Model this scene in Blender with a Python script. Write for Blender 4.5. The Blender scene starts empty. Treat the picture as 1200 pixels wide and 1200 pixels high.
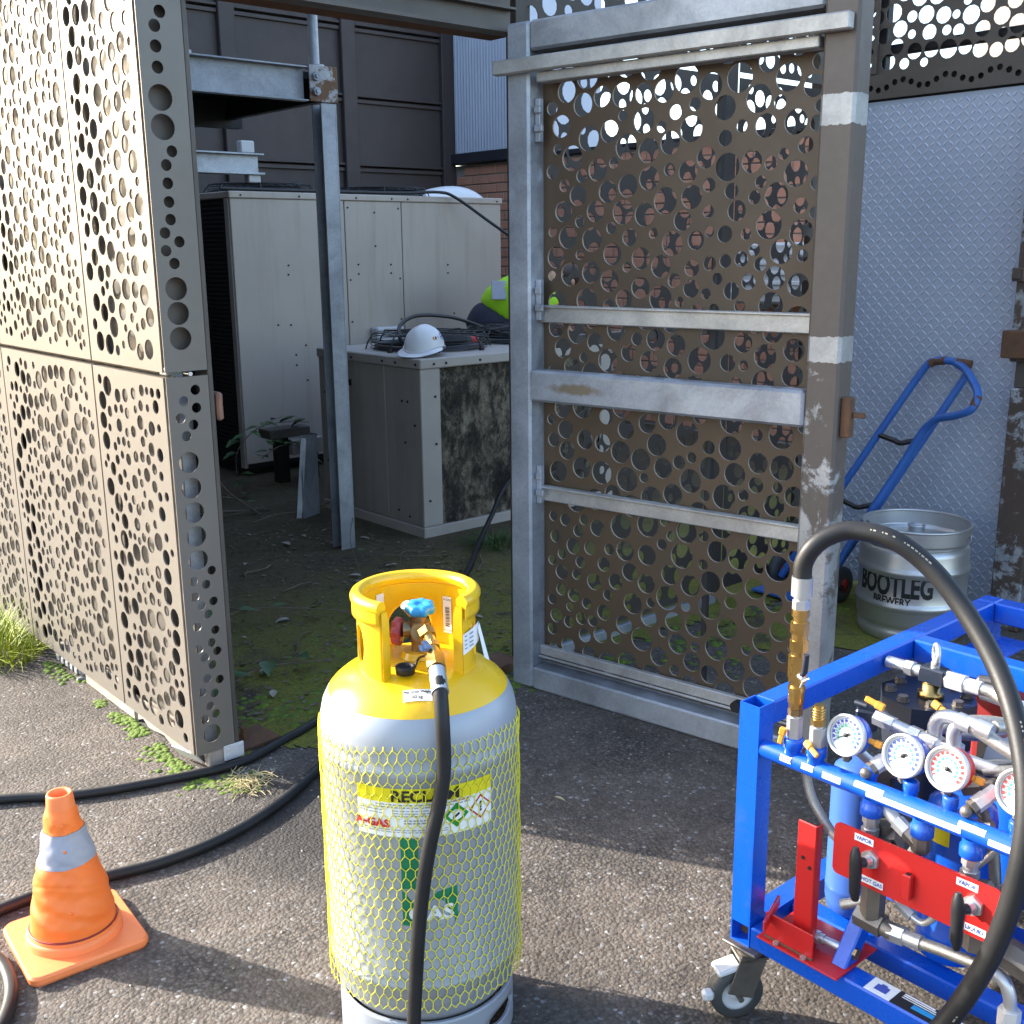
import bpy, bmesh, math, random
from mathutils import Vector, Matrix
R = math.radians
SC = bpy.context.scene
COL = SC.collection

# ------------------------------------------------------------------ camera, sky, sun, exposure
cam_d = bpy.data.cameras.new("camera")
cam = bpy.data.objects.new("camera", cam_d)
COL.objects.link(cam)
SC.camera = cam
cam_d.sensor_width = 36
cam_d.lens = 36 * 1290 / 1200
cam_d.clip_start = 0.05
cam_d.clip_end = 2000
YAW, PITCH, ROLL = R(41), R(13.5), R(.54)
_f0 = Vector((math.sin(YAW), math.cos(YAW), 0)); _r0 = Vector((math.cos(YAW), -math.sin(YAW), 0)); _z = Vector((0, 0, 1))
_fw = _f0 * math.cos(PITCH) - _z * math.sin(PITCH)
_u0 = _f0 * math.sin(PITCH) + _z * math.cos(PITCH)
_ri = _r0 * math.cos(ROLL) - _u0 * math.sin(ROLL)
_up = _r0 * math.sin(ROLL) + _u0 * math.cos(ROLL)
M = Matrix(((_ri.x, _up.x, -_fw.x, 0), (_ri.y, _up.y, -_fw.y, 0), (_ri.z, _up.z, -_fw.z, 1.5), (0, 0, 0, 1)))
cam.matrix_world = M

SUN_AZ = R(118.5)      # direction to the sun, CCW from +X
SUN_EL = R(24)
w = bpy.data.worlds.new("World"); SC.world = w; w.use_nodes = True
nt = w.node_tree; nt.nodes.clear()
sky = nt.nodes.new("ShaderNodeTexSky"); sky.sky_type = 'NISHITA'; sky.sun_disc = False
sky.sun_elevation = SUN_EL
sky.sun_rotation = R(90) - SUN_AZ
sky.dust_density = 2.0; sky.air_density = 1.0
bg = nt.nodes.new("ShaderNodeBackground"); bg.inputs[1].default_value = 0.15
wo = nt.nodes.new("ShaderNodeOutputWorld")
nt.links.new(sky.outputs[0], bg.inputs[0]); nt.links.new(bg.outputs[0], wo.inputs[0])
sd = bpy.data.lights.new("sun", 'SUN'); sd.energy = 3.4; sd.angle = R(.53); sd.color = (1, .95, .87)
so = bpy.data.objects.new("sun", sd); COL.objects.link(so)
sv = Vector((math.cos(SUN_AZ) * math.cos(SUN_EL), math.sin(SUN_AZ) * math.cos(SUN_EL), math.sin(SUN_EL)))
so.rotation_euler = sv.to_track_quat('Z', 'Y').to_euler(); so.location = sv * 30
SC.view_settings.view_transform = 'Standard'; SC.view_settings.look = 'None'
SC.view_settings.exposure = 2.15; SC.view_settings.gamma = 1.0; SC.view_settings.use_curve_mapping = False
SC.render.engine = 'CYCLES'
SC.cycles.max_bounces = 6

# ------------------------------------------------------------------ mesh helpers
def root_off(o):
    v = Vector((0, 0, 0))
    while o is not None:
        v += o.location; o = o.parent
    return v

class MB:
    """collects shapes, builds them as one mesh object"""
    def __init__(s): s.v = []; s.f = []; s.sm = []; s.edge = []
    def add(s, vs, fs, smooth=False):
        n = len(s.v); s.v += [Vector(p) for p in vs]
        s.f += [tuple(i + n for i in f) for f in fs]; s.sm += [smooth] * len(fs)
        return s
    def box(s, x0, x1, y0, y1, z0, z1, b=.0):
        return s.obox(((x0 + x1) / 2, (y0 + y1) / 2, (z0 + z1) / 2), (abs(x1 - x0), abs(y1 - y0), abs(z1 - z0)), None, b)
    def obox(s, c, size, rot=None, b=.0):
        h = [q / 2 for q in size]; c = Vector(c)
        rot = rot or Matrix.Identity(3)
        if b <= 0:
            vs = [(sx * h[0], sy * h[1], sz * h[2]) for sx in (-1, 1) for sy in (-1, 1) for sz in (-1, 1)]
            fs = [(0, 1, 3, 2), (4, 6, 7, 5), (0, 4, 5, 1), (2, 3, 7, 6), (0, 2, 6, 4), (1, 5, 7, 3)]
            return s.add([c + rot @ Vector(p) for p in vs], fs)
        b = min(b, min(h) * .9)
        vs = []; idx = {}
        for sx in (-1, 1):
            for sy in (-1, 1):
                for sz in (-1, 1):
                    S = (sx, sy, sz)
                    for a in range(3):
                        idx[S + (a,)] = len(vs)
                        vs.append([S[k] * (h[k] if k == a else h[k] - b) for k in range(3)])
        fs = []
        for a in range(3):
            o1, o2 = [k for k in range(3) if k != a]
            for sg in (-1, 1):
                def cc(p, q):
                    S = [0, 0, 0]; S[a] = sg; S[o1] = p; S[o2] = q; return tuple(S)
                fs.append([idx[cc(-1, -1) + (a,)], idx[cc(1, -1) + (a,)], idx[cc(1, 1) + (a,)], idx[cc(-1, 1) + (a,)]])
        for a in range(3):
            o1, o2 = [k for k in range(3) if k != a]
            for p in (-1, 1):
                for q in (-1, 1):
                    S1 = [0, 0, 0]; S1[a] = -1; S1[o1] = p; S1[o2] = q; S2 = list(S1); S2[a] = 1
                    fs.append([idx[tuple(S1) + (o1,)], idx[tuple(S2) + (o1,)], idx[tuple(S2) + (o2,)], idx[tuple(S1) + (o2,)]])
        for sx in (-1, 1):
            for sy in (-1, 1):
                for sz in (-1, 1): fs.append([idx[(sx, sy, sz, a)] for a in range(3)])
        out = []
        for f in fs:      # outward orientation
            P = [Vector(vs[i]) for i in f]; n = (P[1] - P[0]).cross(P[2] - P[0]); m = sum(P, Vector()) / len(P)
            out.append(tuple(f) if n.dot(m) >= 0 else tuple(reversed(f)))
        return s.add([c + rot @ Vector(p) for p in vs], out)
    def cyl(s, p0, p1, r, r1=None, n=16, caps=True, smooth=True, phase=0):
        p0 = Vector(p0); p1 = Vector(p1); r1 = r if r1 is None else r1
        d = (p1 - p0).normalized(); a = d.orthogonal().normalized(); b = d.cross(a)
        if abs(d.z) > .99: a = Vector((1, 0, 0)); b = d.cross(a)
        vs = []
        for k in range(n):
            t = 2 * math.pi * k / n + phase; e = a * math.cos(t) + b * math.sin(t)
            vs += [p0 + e * r, p1 + e * r1]
        s.add(vs, [(2 * k, 2 * ((k + 1) % n), 2 * ((k + 1) % n) + 1, 2 * k + 1) for k in range(n)], smooth)
        if caps:
            s.add([vs[2 * k] for k in range(n)], [tuple(reversed(range(n)))])
            s.add([vs[2 * k + 1] for k in range(n)], [tuple(range(n))])
        return s
    def hexn(s, p0, p1, r, phase=0): return s.cyl(p0, p1, r, n=6, smooth=False, phase=phase)
    def tube(s, path, r, n=10, caps=True, closed=False):
        P = [Vector(p) for p in path]; m = len(P)
        rr = r if isinstance(r, (list, tuple)) else [r] * m
        up = None; rings = []
        for i in range(m):
            if closed: t = (P[(i + 1) % m] - P[i - 1])
            else: t = P[min(i + 1, m - 1)] - P[max(i - 1, 0)]
            if t.length < 1e-9: t = Vector((0, 0, 1))
            t.normalize()
            if up is None: up = t.orthogonal().normalized()
            up = (up - t * up.dot(t)).normalized(); b = t.cross(up)
            rings.append([P[i] + (up * math.cos(2 * math.pi * k / n) + b * math.sin(2 * math.pi * k / n)) * rr[i] for k in range(n)])
        vs = [p for q in rings for p in q]; fs = []
        for i in range(m if closed else m - 1):
            j = (i + 1) % m
            for k in range(n): fs.append((i * n + k, i * n + (k + 1) % n, j * n + (k + 1) % n, j * n + k))
        s.add(vs, fs, True)
        if caps and not closed:
            s.add(rings[0], [tuple(reversed(range(n)))]); s.add(rings[-1], [tuple(range(n))])
        return s
    def lathe(s, prof, c=(0, 0, 0), n=40, axis=None, smooth=True, a0=0, a1=2 * math.pi, squash=None):
        """prof: (r, z) pairs; axis: 3x3 whose z column is the spin axis"""
        c = Vector(c); full = abs(a1 - a0 - 2 * math.pi) < 1e-6; m = n if full else n + 1
        vs = []
        for r, z in prof:
            for k in range(m):
                t = a0 + (a1 - a0) * k / n; p = Vector((r * math.cos(t), r * math.sin(t), z))
                vs.append(c + (axis @ p if axis else p))
        fs = []
        for i in range(len(prof) - 1):
            for k in range(n):
                k2 = (k + 1) % m
                fs.append((i * m + k, i * m + k2, (i + 1) * m + k2, (i + 1) * m + k))
        return s.add(vs, fs, smooth)
    def ring(s, c, R_, r, n=40, m=6, axis=None):
        pts = []
        for k in range(n):
            t = 2 * math.pi * k / n; p = Vector((R_ * math.cos(t), R_ * math.sin(t), 0)); pts.append(Vector(c) + (axis @ p if axis else p))
        return s.tube(pts, r, m, closed=True)
    def ball(s, c, r, n=10, m=6, sc=(1, 1, 1)):
        prof = [(max(1e-4, math.sin(math.pi * i / m)), -math.cos(math.pi * i / m)) for i in range(m + 1)]
        vs = []
        for q, z in prof:
            for k in range(n):
                t = 2 * math.pi * k / n; vs.append(Vector(c) + Vector((q * math.cos(t) * r * sc[0], q * math.sin(t) * r * sc[1], z * r * sc[2])))
        fs = [(i * n + k, i * n + (k + 1) % n, (i + 1) * n + (k + 1) % n, (i + 1) * n + k) for i in range(m) for k in range(n)]
        return s.add(vs, fs, True)
    def mesh(s, name, mat, off):
        me = bpy.data.meshes.new(name)
        me.from_pydata([p - off for p in s.v], [], s.f)
        me.polygons.foreach_set('use_smooth', s.sm)
        mats = mat if isinstance(mat, (list, tuple)) else [mat]
        for q in mats: me.materials.append(q)
        if len(mats) > 1:
            ed = set(s.edge)
            me.polygons.foreach_set('material_index', [1 if i in ed else 0 for i in range(len(s.f))])
        me.update()
        return me
    def build(s, name, mat, parent=None, label=None, cat=None, group=None, kind=None, local=False, base=None):
        off = Vector((0, 0, 0))
        if parent is not None and not local: off = root_off(parent)
        if parent is None and base is not None: off = Vector(base)
        o = bpy.data.objects.new(name, s.mesh(name, mat, off)); COL.objects.link(o)
        if parent is not None: o.parent = parent
        elif base is not None: o.location = off
        tag(o, label, cat, group, kind)
        return o

def tag(o, label=None, cat=None, group=None, kind=None):
    for k, v in (('label', label), ('category', cat), ('group', group), ('kind', kind)):
        if v: o[k] = v
    return o
def thing(name, loc, label, cat, group=None, rz=0):
    o = bpy.data.objects.new(name, None); COL.objects.link(o)
    o.location = loc; o.rotation_euler = (0, 0, rz); o.empty_display_size = .1
    return tag(o, label, cat, group)
def copy_obj(o, parent=None, loc=None):
    c = o.copy(); COL.objects.link(c)
    if parent is not None: c.parent = parent
    if loc is not None: c.location = loc
    return c
def copy_tree(o, parent=None):
    c = copy_obj(o, parent)
    for ch in list(o.children): copy_tree(ch, c)
    return c

def smooth_path(pts, per=8):
    P = [Vector(p) for p in pts]; out = []
    for i in range(len(P) - 1):
        p0 = P[max(i - 1, 0)]; p1 = P[i]; p2 = P[i + 1]; p3 = P[min(i + 2, len(P) - 1)]
        for k in range(per):
            t = k / per
            out.append(.5 * ((2 * p1) + (p2 - p0) * t + (2 * p0 - 5 * p1 + 4 * p2 - p3) * t * t + (3 * p1 - p0 - 3 * p2 + p3) * t ** 3))
    out.append(P[-1]); return out

def eval_mesh(ob):
    dg = bpy.context.evaluated_depsgraph_get(); dg.update()
    me = bpy.data.meshes.new_from_object(ob.evaluated_get(dg))
    vs = [v.co.copy() for v in me.vertices]; fs = [tuple(p.vertices) for p in me.polygons]
    bpy.data.meshes.remove(me)
    return vs, fs
def curve_eval(cu):
    ob = bpy.data.objects.new("tmp", cu); COL.objects.link(ob)
    r = eval_mesh(ob)
    bpy.data.objects.remove(ob); bpy.data.curves.remove(cu)
    return r
def text(st, size, align='CENTER', ext=0, bold=0, sx=1.0):
    cu = bpy.data.curves.new("t", 'FONT'); cu.body = st; cu.size = size; cu.align_x = align; cu.align_y = 'CENTER'
    cu.extrude = ext; cu.offset = bold; cu.resolution_u = 3
    vs, fs = curve_eval(cu)
    return [Vector((v.x * sx, v.y, v.z)) for v in vs], fs
def place(vf, o, u, v, n=None):
    """flat shape (x,y,z) put on the plane o + x*u + y*v + z*n"""
    o = Vector(o); u = Vector(u).normalized(); v = Vector(v).normalized(); n = u.cross(v) if n is None else n
    return [o + u * p[0] + v * p[1] + n * p[2] for p in vf[0]], vf[1]

def perf(outline, holes, thick, seg=14):
    """sheet with round holes: curve fill, extruded. outline: list of (x,y); holes: (x,y,r)"""
    cu = bpy.data.curves.new("p", 'CURVE'); cu.dimensions = '2D'; cu.fill_mode = 'BOTH'; cu.extrude = thick / 2
    def sp(pts):
        s_ = cu.splines.new('POLY'); s_.points.add(len(pts) - 1)
        for q, p in zip(s_.points, pts): q.co = (p[0], p[1], 0, 1)
        s_.use_cyclic_u = True
    sp(outline)
    for x, y, r in holes:
        n = seg if r > .016 else max(8, seg - 4)
        sp([(x + r * math.cos(2 * math.pi * (k + .5) / n), y + r * math.sin(2 * math.pi * (k + .5) / n)) for k in range(n)])
    return curve_eval(cu)

def add_perf(m, vf, o, u, v, n=None):
    """adds a perforated sheet and marks its cut edges for the second material"""
    k0 = len(m.f); vs, fs = place(vf, o, u, v, n); m.add(vs, fs)
    for i, f in enumerate(vf[1]):
        z = [vf[0][k][2] for k in f]
        if max(z) - min(z) > 1e-5: m.edge.append(k0 + i)

def pack(wd, ht, seed, big, small, gap, margin, chains, darts, thr=0.0, mid=True):
    """bubble pattern: chains of big holes, the rest filled with small ones"""
    rnd = random.Random(seed); cell = 2 * big * 1.15 + gap; grid = {}; out = []
    def ok(x, y, r):
        if x - r < margin or y - r < margin or x + r > wd - margin or y + r > ht - margin: return False
        gx, gy = int(x / cell), int(y / cell)
        for i in (-1, 0, 1):
            for j in (-1, 0, 1):
                for (a, b, c) in grid.get((gx + i, gy + j), ()):
                    if (a - x) ** 2 + (b - y) ** 2 < (r + c + gap) ** 2: return False
        return True
    def put(x, y, r):
        grid.setdefault((int(x / cell), int(y / cell)), []).append((x, y, r)); out.append((x, y, r))
    ph = [rnd.uniform(0, 6.28) for _ in range(4)]
    def field(x, y): return math.sin(x * 7.3 + ph[0] + 1.6 * math.sin(y * 3.1 + ph[1])) + .6 * math.sin(y * 5.9 + ph[2] + 1.2 * math.sin(x * 8 + ph[3]))
    for _ in range(chains):
        for _t in range(20):
            x, y, r = rnd.uniform(0, wd), rnd.uniform(0, ht), big * rnd.uniform(.85, 1.08)
            if field(x, y) > thr and ok(x, y, r): break
        else: continue
        put(x, y, r); a = rnd.uniform(0, 6.28)
        for _k in range(rnd.randint(3, 10)):
            r2 = big * rnd.uniform(.8, 1.08)
            for _t in range(10):
                b = a + rnd.gauss(0, .5); d = r + r2 + gap * rnd.uniform(1.02, 1.3)
                nx, ny = x + d * math.cos(b), y + d * math.sin(b)
                if field(nx, ny) > thr - .5 and ok(nx, ny, r2): put(nx, ny, r2); x, y, r, a = nx, ny, r2, b; break
            else: break
    for k in range(darts):
        r = small * rnd.uniform(.85, 1.2) * (1.35 if mid and k < darts * .08 else 1)
        x, y = rnd.uniform(0, wd), rnd.uniform(0, ht)
        if ok(x, y, r): put(x, y, r)
    return out

# ------------------------------------------------------------------ materials
def newmat(name):
    m = bpy.data.materials.new(name); m.use_nodes = True; nt = m.node_tree
    return m, nt, nt.nodes["Principled BSDF"]
def N(nt, t, **kw):
    n = nt.nodes.new(t)
    for k, v in kw.items():
        if k in n.inputs: n.inputs[k].default_value = v
        else: setattr(n, k, v)
    return n
def pos(nt): return nt.nodes.new("ShaderNodeNewGeometry").outputs["Position"]
def ramp(nt, fac, stops):
    r = nt.nodes.new("ShaderNodeValToRGB"); e = r.color_ramp.elements
    while len(e) < len(stops): e.new(.5)
    for q, (p, c) in zip(e, stops):
        q.position = p; q.color = (c, c, c, 1) if isinstance(c, (int, float)) else (*c, 1)
    nt.links.new(fac, r.inputs[0]); return r.outputs[0]
def noise(nt, co, scale, detail=4, rough=.55, dist=0):
    n = N(nt, "ShaderNodeTexNoise", Scale=scale, Detail=detail, Roughness=rough, Distortion=dist); nt.links.new(co, n.inputs["Vector"]); return n.outputs["Fac"]
def mix(nt, fac, a, b, blend='MIX'):
    m = nt.nodes.new("ShaderNodeMix"); m.data_type = 'RGBA'; m.blend_type = blend
    for i, v in ((0, fac), (6, a), (7, b)):
        if hasattr(v, 'is_linked') or hasattr(v, 'links'): nt.links.new(v, m.inputs[i])
        elif i == 0: m.inputs[0].default_value = v
        else: m.inputs[i].default_value = (*v, 1)
    return m.outputs[2]
def bump(nt, h, b, strength=.3, dist=.002, prev=None):
    n = N(nt, "ShaderNodeBump", Strength=strength, Distance=dist); nt.links.new(h, n.inputs["Height"])
    if prev is not None: nt.links.new(prev, n.inputs["Normal"])
    nt.links.new(n.outputs[0], b.inputs["Normal"]); return n.outputs[0]

def mat(name, c1, c2=None, sc=6, rough=.5, metal=0, bmp=0, bsc=80, dirt=None, dirt_amt=.5, dsc=14, rv=.12, spec=.5, coat=0, streak=None, chips=None, streak_amt=1.0):
    m, nt, b = newmat(name); P = pos(nt)
    c2 = c2 or tuple(x * .82 for x in c1)
    f = ramp(nt, noise(nt, P, sc, 5), [(.3, 0), (.7, 1)])
    col = mix(nt, f, c1, c2)
    if dirt:
        g = ramp(nt, noise(nt, P, dsc, 8, .7, .6), [(1 - dirt_amt * .8, 0), (1 - dirt_amt * .8 + .12, 1)])
        col = mix(nt, g, col, dirt)
    if streak:
        mp = N(nt, "ShaderNodeMapping"); mp.inputs["Scale"].default_value = (1, 1, .07); nt.links.new(P, mp.inputs["Vector"])
        g = ramp(nt, noise(nt, mp.outputs[0], 9, 8, .7), [(.5, 0), (.72, .55 * streak_amt)]); col = mix(nt, g, col, streak)
        g = ramp(nt, noise(nt, mp.outputs[0], 34, 6, .7), [(.64, 0), (.8, .3 * streak_amt)]); col = mix(nt, g, col, streak)
    if chips:
        g = ramp(nt, noise(nt, P, 55, 10, .8, .8), [(.7, 0), (.715, .8)]); col = mix(nt, g, col, chips)
        g = ramp(nt, noise(nt, P, 3.2, 8, .75, .4), [(.52, 0), (.75, .35)]); col = mix(nt, g, col, tuple(x * .35 for x in chips))
    nt.links.new(col, b.inputs["Base Color"])
    rf = noise(nt, P, sc * 4, 6, .7)
    mr = N(nt, "ShaderNodeMapRange"); mr.inputs[3].default_value = max(.03, rough - rv); mr.inputs[4].default_value = min(1, rough + rv)
    nt.links.new(rf, mr.inputs[0]); nt.links.new(mr.outputs[0], b.inputs["Roughness"])
    b.inputs["Metallic"].default_value = metal
    b.inputs["Specular IOR Level"].default_value = spec
    if coat: b.inputs["Coat Weight"].default_value = coat; b.inputs["Coat Roughness"].default_value = .15
    if bmp: bump(nt, noise(nt, P, bsc, 4), b, bmp, .002)
    return m

def mat_asphalt():
    m, nt, b = newmat("asphalt"); P = pos(nt)
    v = N(nt, "ShaderNodeTexVoronoi", Scale=115, Randomness=1); nt.links.new(P, v.inputs["Vector"])
    v2 = N(nt, "ShaderNodeTexVoronoi", Scale=260, Randomness=1); nt.links.new(P, v2.inputs["Vector"])
    sep = nt.nodes.new("ShaderNodeSeparateColor"); nt.links.new(v.outputs["Color"], sep.inputs[0])
    chip = ramp(nt, sep.outputs[0], [(.0, (.08, .062, .048)), (.5, (.112, .089, .07)), (.85, (.138, .114, .092)), (.97, (.155, .14, .125)), (.994, (.3, .29, .28))])
    big = ramp(nt, noise(nt, P, 1.6, 6, .65, .4), [(.35, .66), (.65, 1.2)])
    mid = ramp(nt, noise(nt, P, 14, 6, .7), [(.3, .75), (.7, 1.2)])
    col = mix(nt, 1.0, chip, big, 'MULTIPLY'); col = mix(nt, 1.0, col, mid, 'MULTIPLY')
    # dark binder between the chips
    gap = ramp(nt, v.outputs["Distance"], [(.25, 0), (.75, 1)])
    worn = ramp(nt, noise(nt, P, 3.1, 4, .6, .3), [(.45, .15), (.62, .85)])
    gm = N(nt, "ShaderNodeMath", operation='MULTIPLY'); nt.links.new(gap, gm.inputs[0]); nt.links.new(worn, gm.inputs[1])
    col = mix(nt, gm.outputs[0], col, (.024, .021, .019))
    st1 = ramp(nt, noise(nt, P, 2.3, 7, .72, 1.0), [(.56, 0), (.7, .35)]); col = mix(nt, st1, col, (.036, .03, .025))
    st2 = ramp(nt, noise(nt, P, 5.5, 7, .75, .5), [(.6, 0), (.7, .55)]); col = mix(nt, st2, col, (.15, .125, .1))
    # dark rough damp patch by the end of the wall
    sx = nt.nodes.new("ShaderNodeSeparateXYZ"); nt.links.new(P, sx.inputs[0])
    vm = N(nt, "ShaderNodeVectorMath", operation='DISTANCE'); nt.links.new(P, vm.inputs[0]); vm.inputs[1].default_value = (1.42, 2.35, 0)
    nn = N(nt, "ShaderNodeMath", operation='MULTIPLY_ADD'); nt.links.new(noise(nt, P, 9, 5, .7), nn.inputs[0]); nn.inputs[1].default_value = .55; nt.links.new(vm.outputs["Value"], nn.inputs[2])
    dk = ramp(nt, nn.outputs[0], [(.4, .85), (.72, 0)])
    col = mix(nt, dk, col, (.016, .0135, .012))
    nt.links.new(col, b.inputs["Base Color"]); b.inputs["Roughness"].default_value = .82
    h = N(nt, "ShaderNodeMath", operation='MULTIPLY_ADD'); nt.links.new(v.outputs["Distance"], h.inputs[0]); h.inputs[1].default_value = -1.0
    nt.links.new(sep.outputs[1], h.inputs[2])
    b1 = bump(nt, h.outputs[0], b, .55, .005)
    b2 = bump(nt, v2.outputs["Distance"], b, .3, .0025, b1)
    bump(nt, noise(nt, P, 38, 8, .75), b, .35, .008, b2)
    return m

def mat_soil():
    m, nt, b = newmat("mossy_soil"); P = pos(nt)
    n1 = ramp(nt, noise(nt, P, 18, 8, .7), [(.3, (.03, .0205, .013)), (.7, (.092, .064, .042))])
    mo = ramp(nt, noise(nt, P, 2.6, 6, .7, .5), [(.33, 0), (.47, 1)])
    fine = ramp(nt, noise(nt, P, 120, 4, .7), [(.3, (.06, .068, .008)), (.7, (.24, .23, .02))])
    sx = nt.nodes.new("ShaderNodeSeparateXYZ"); nt.links.new(P, sx.inputs[0])
    yf = ramp(nt, sx.outputs[1], [(0, 1), (1, 0)])
    mr = N(nt, "ShaderNodeMapRange"); nt.links.new(sx.outputs[1], mr.inputs[0]); mr.inputs[1].default_value = 3.2; mr.inputs[2].default_value = 4.5; mr.inputs[3].default_value = 1; mr.inputs[4].default_value = .12
    g = N(nt, "ShaderNodeMath", operation='MULTIPLY'); nt.links.new(mo, g.inputs[0]); nt.links.new(mr.outputs[0], g.inputs[1])
    nt.links.new(mix(nt, g.outputs[0], n1, fine), b.inputs["Base Color"]); b.inputs["Roughness"].default_value = .9
    b1 = bump(nt, noise(nt, P, 55, 8, .75), b, .7, .012)
    bump(nt, noise(nt, P, 260, 3, .7), b, .5, .004, b1)
    return m

def mat_galv(name, base=(.42, .45, .5), paint=None, amt=.45, rust=.25, metal=.55, sc=3.0, zgrad=None, stain=None):
    """zinc with spangle, optional worn paint over it, rust streaks"""
    m, nt, b = newmat(name); P = pos(nt)
    v = N(nt, "ShaderNodeTexVoronoi", Scale=150); nt.links.new(P, v.inputs["Vector"])
    sep = nt.nodes.new("ShaderNodeSeparateColor"); nt.links.new(v.outputs["Color"], sep.inputs[0])
    sp = ramp(nt, sep.outputs[0], [(0, tuple(x * .93 for x in base)), (1, tuple(min(1, x * 1.06) for x in base))])
    cl = ramp(nt, noise(nt, P, 5, 6, .65, .5), [(.3, .58), (.7, 1.08)])
    col = mix(nt, 1.0, sp, cl, 'MULTIPLY')
    mt = None
    if paint:
        nf = noise(nt, P, sc, 10, .72, .3)
        if zgrad:      # paint worn away towards the foot and the inner edge (local coordinates)
            tc = nt.nodes.new("ShaderNodeTexCoord"); sx = nt.nodes.new("ShaderNodeSeparateXYZ"); nt.links.new(tc.outputs["Object"], sx.inputs[0])
            g1 = N(nt, "ShaderNodeMapRange"); nt.links.new(sx.outputs[2], g1.inputs[0]); g1.inputs[1].default_value = .3; g1.inputs[2].default_value = 1.35; g1.inputs[3].default_value = -.17; g1.inputs[4].default_value = .16
            g2 = N(nt, "ShaderNodeMapRange"); nt.links.new(sx.outputs[0], g2.inputs[0]); g2.inputs[1].default_value = zgrad[0]; g2.inputs[2].default_value = zgrad[1]; g2.inputs[3].default_value = -.06; g2.inputs[4].default_value = .06
            a1 = N(nt, "ShaderNodeMath", operation='ADD'); nt.links.new(nf, a1.inputs[0]); nt.links.new(g1.outputs[0], a1.inputs[1])
            a2 = N(nt, "ShaderNodeMath", operation='ADD'); nt.links.new(a1.outputs[0], a2.inputs[0]); nt.links.new(g2.outputs[0], a2.inputs[1]); nf = a2.outputs[0]
            zn = N(nt, "ShaderNodeMath", operation='MULTIPLY_ADD'); nt.links.new(noise(nt, P, 45, 6, .7), zn.inputs[0]); zn.inputs[1].default_value = .022; nt.links.new(sx.outputs[2], zn.inputs[2])
            for zc, hh in ((1.848, .038), (1.238, .034)):
                cmp_ = N(nt, "ShaderNodeMath", operation='COMPARE'); nt.links.new(zn.outputs[0], cmp_.inputs[0]); cmp_.inputs[1].default_value = zc; cmp_.inputs[2].default_value = hh
                sb = N(nt, "ShaderNodeMath", operation='SUBTRACT'); nt.links.new(nf, sb.inputs[0]); nt.links.new(cmp_.outputs[0], sb.inputs[1]); nf = sb.outputs[0]
        f = ramp(nt, nf, [(1 - amt - .05, 0), (1 - amt, 1)])
        pc = mix(nt, noise(nt, P, 40, 3), paint, tuple(x * .75 for x in paint))
        col = mix(nt, f, col, pc)
        inv = N(nt, "ShaderNodeMath", operation='MULTIPLY_ADD'); nt.links.new(f, inv.inputs[0]); inv.inputs[1].default_value = -metal; inv.inputs[2].default_value = metal
        nt.links.new(inv.outputs[0], b.inputs["Metallic"])
    else: b.inputs["Metallic"].default_value = metal
    if rust:
        mp = N(nt, "ShaderNodeMapping"); mp.inputs["Scale"].default_value = (1, 1, .22); nt.links.new(P, mp.inputs["Vector"])
        rf = ramp(nt, noise(nt, mp.outputs[0], 11, 8, .7, .4), [(1 - rust - .05, 0), (1 - rust + .12, .75)])
        col = mix(nt, rf, col, (.2, .11, .05))
    if stain:
        tc = nt.nodes.new("ShaderNodeTexCoord"); vm = N(nt, "ShaderNodeMapping"); nt.links.new(tc.outputs["Object"], vm.inputs["Vector"])
        vm.inputs["Location"].default_value = (-stain[0] / stain[2], 0, -stain[1] / stain[3]); vm.inputs["Scale"].default_value = (1 / stain[2], 0, 1 / stain[3])
        ln = N(nt, "ShaderNodeVectorMath", operation='LENGTH'); nt.links.new(vm.outputs[0], ln.inputs[0])
        ad = N(nt, "ShaderNodeMath", operation='MULTIPLY_ADD'); nt.links.new(noise(nt, P, 22, 6, .7), ad.inputs[0]); ad.inputs[1].default_value = .8; nt.links.new(ln.outputs["Value"], ad.inputs[2])
        col = mix(nt, ramp(nt, ad.outputs[0], [(.75, .85), (1.4, 0)]), col, (.22, .16, .09))
    nt.links.new(col, b.inputs["Base Color"])
    mr = N(nt, "ShaderNodeMapRange"); mr.inputs[3].default_value = .34; mr.inputs[4].default_value = .62
    nt.links.new(noise(nt, P, 16, 5, .7), mr.inputs[0]); nt.links.new(mr.outputs[0], b.inputs["Roughness"])
    bump(nt, noise(nt, P, 60, 5, .7), b, .12, .002)
    return m

def mat_coil():
    """condenser coil: fine vertical fins under matted dirt"""
    m, nt, b = newmat("dirty_coil"); P = pos(nt)
    mp = N(nt, "ShaderNodeMapping"); mp.inputs["Scale"].default_value = (1, 1, .6); nt.links.new(P, mp.inputs["Vector"])
    f = ramp(nt, noise(nt, mp.outputs[0], 11, 10, .8, .25), [(.38, (.012, .01, .008)), (.49, (.055, .043, .03)), (.57, (.24, .195, .135)), (.7, (.46, .4, .3))])
    wv = N(nt, "ShaderNodeTexWave", Scale=50, Distortion=0); wv.bands_direction = 'X'; nt.links.new(P, wv.inputs["Vector"])
    col = mix(nt, .55, f, wv.outputs["Color"], 'MULTIPLY')
    sx = nt.nodes.new("ShaderNodeSeparateXYZ"); nt.links.new(P, sx.inputs[0])
    nt.links.new(col, b.inputs["Base Color"]); b.inputs["Roughness"].default_value = .8
    b1 = bump(nt, noise(nt, mp.outputs[0], 14, 10, .8, .25), b, .8, .02)
    bump(nt, wv.outputs["Fac"], b, .3, .002, b1)
    return m

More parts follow.
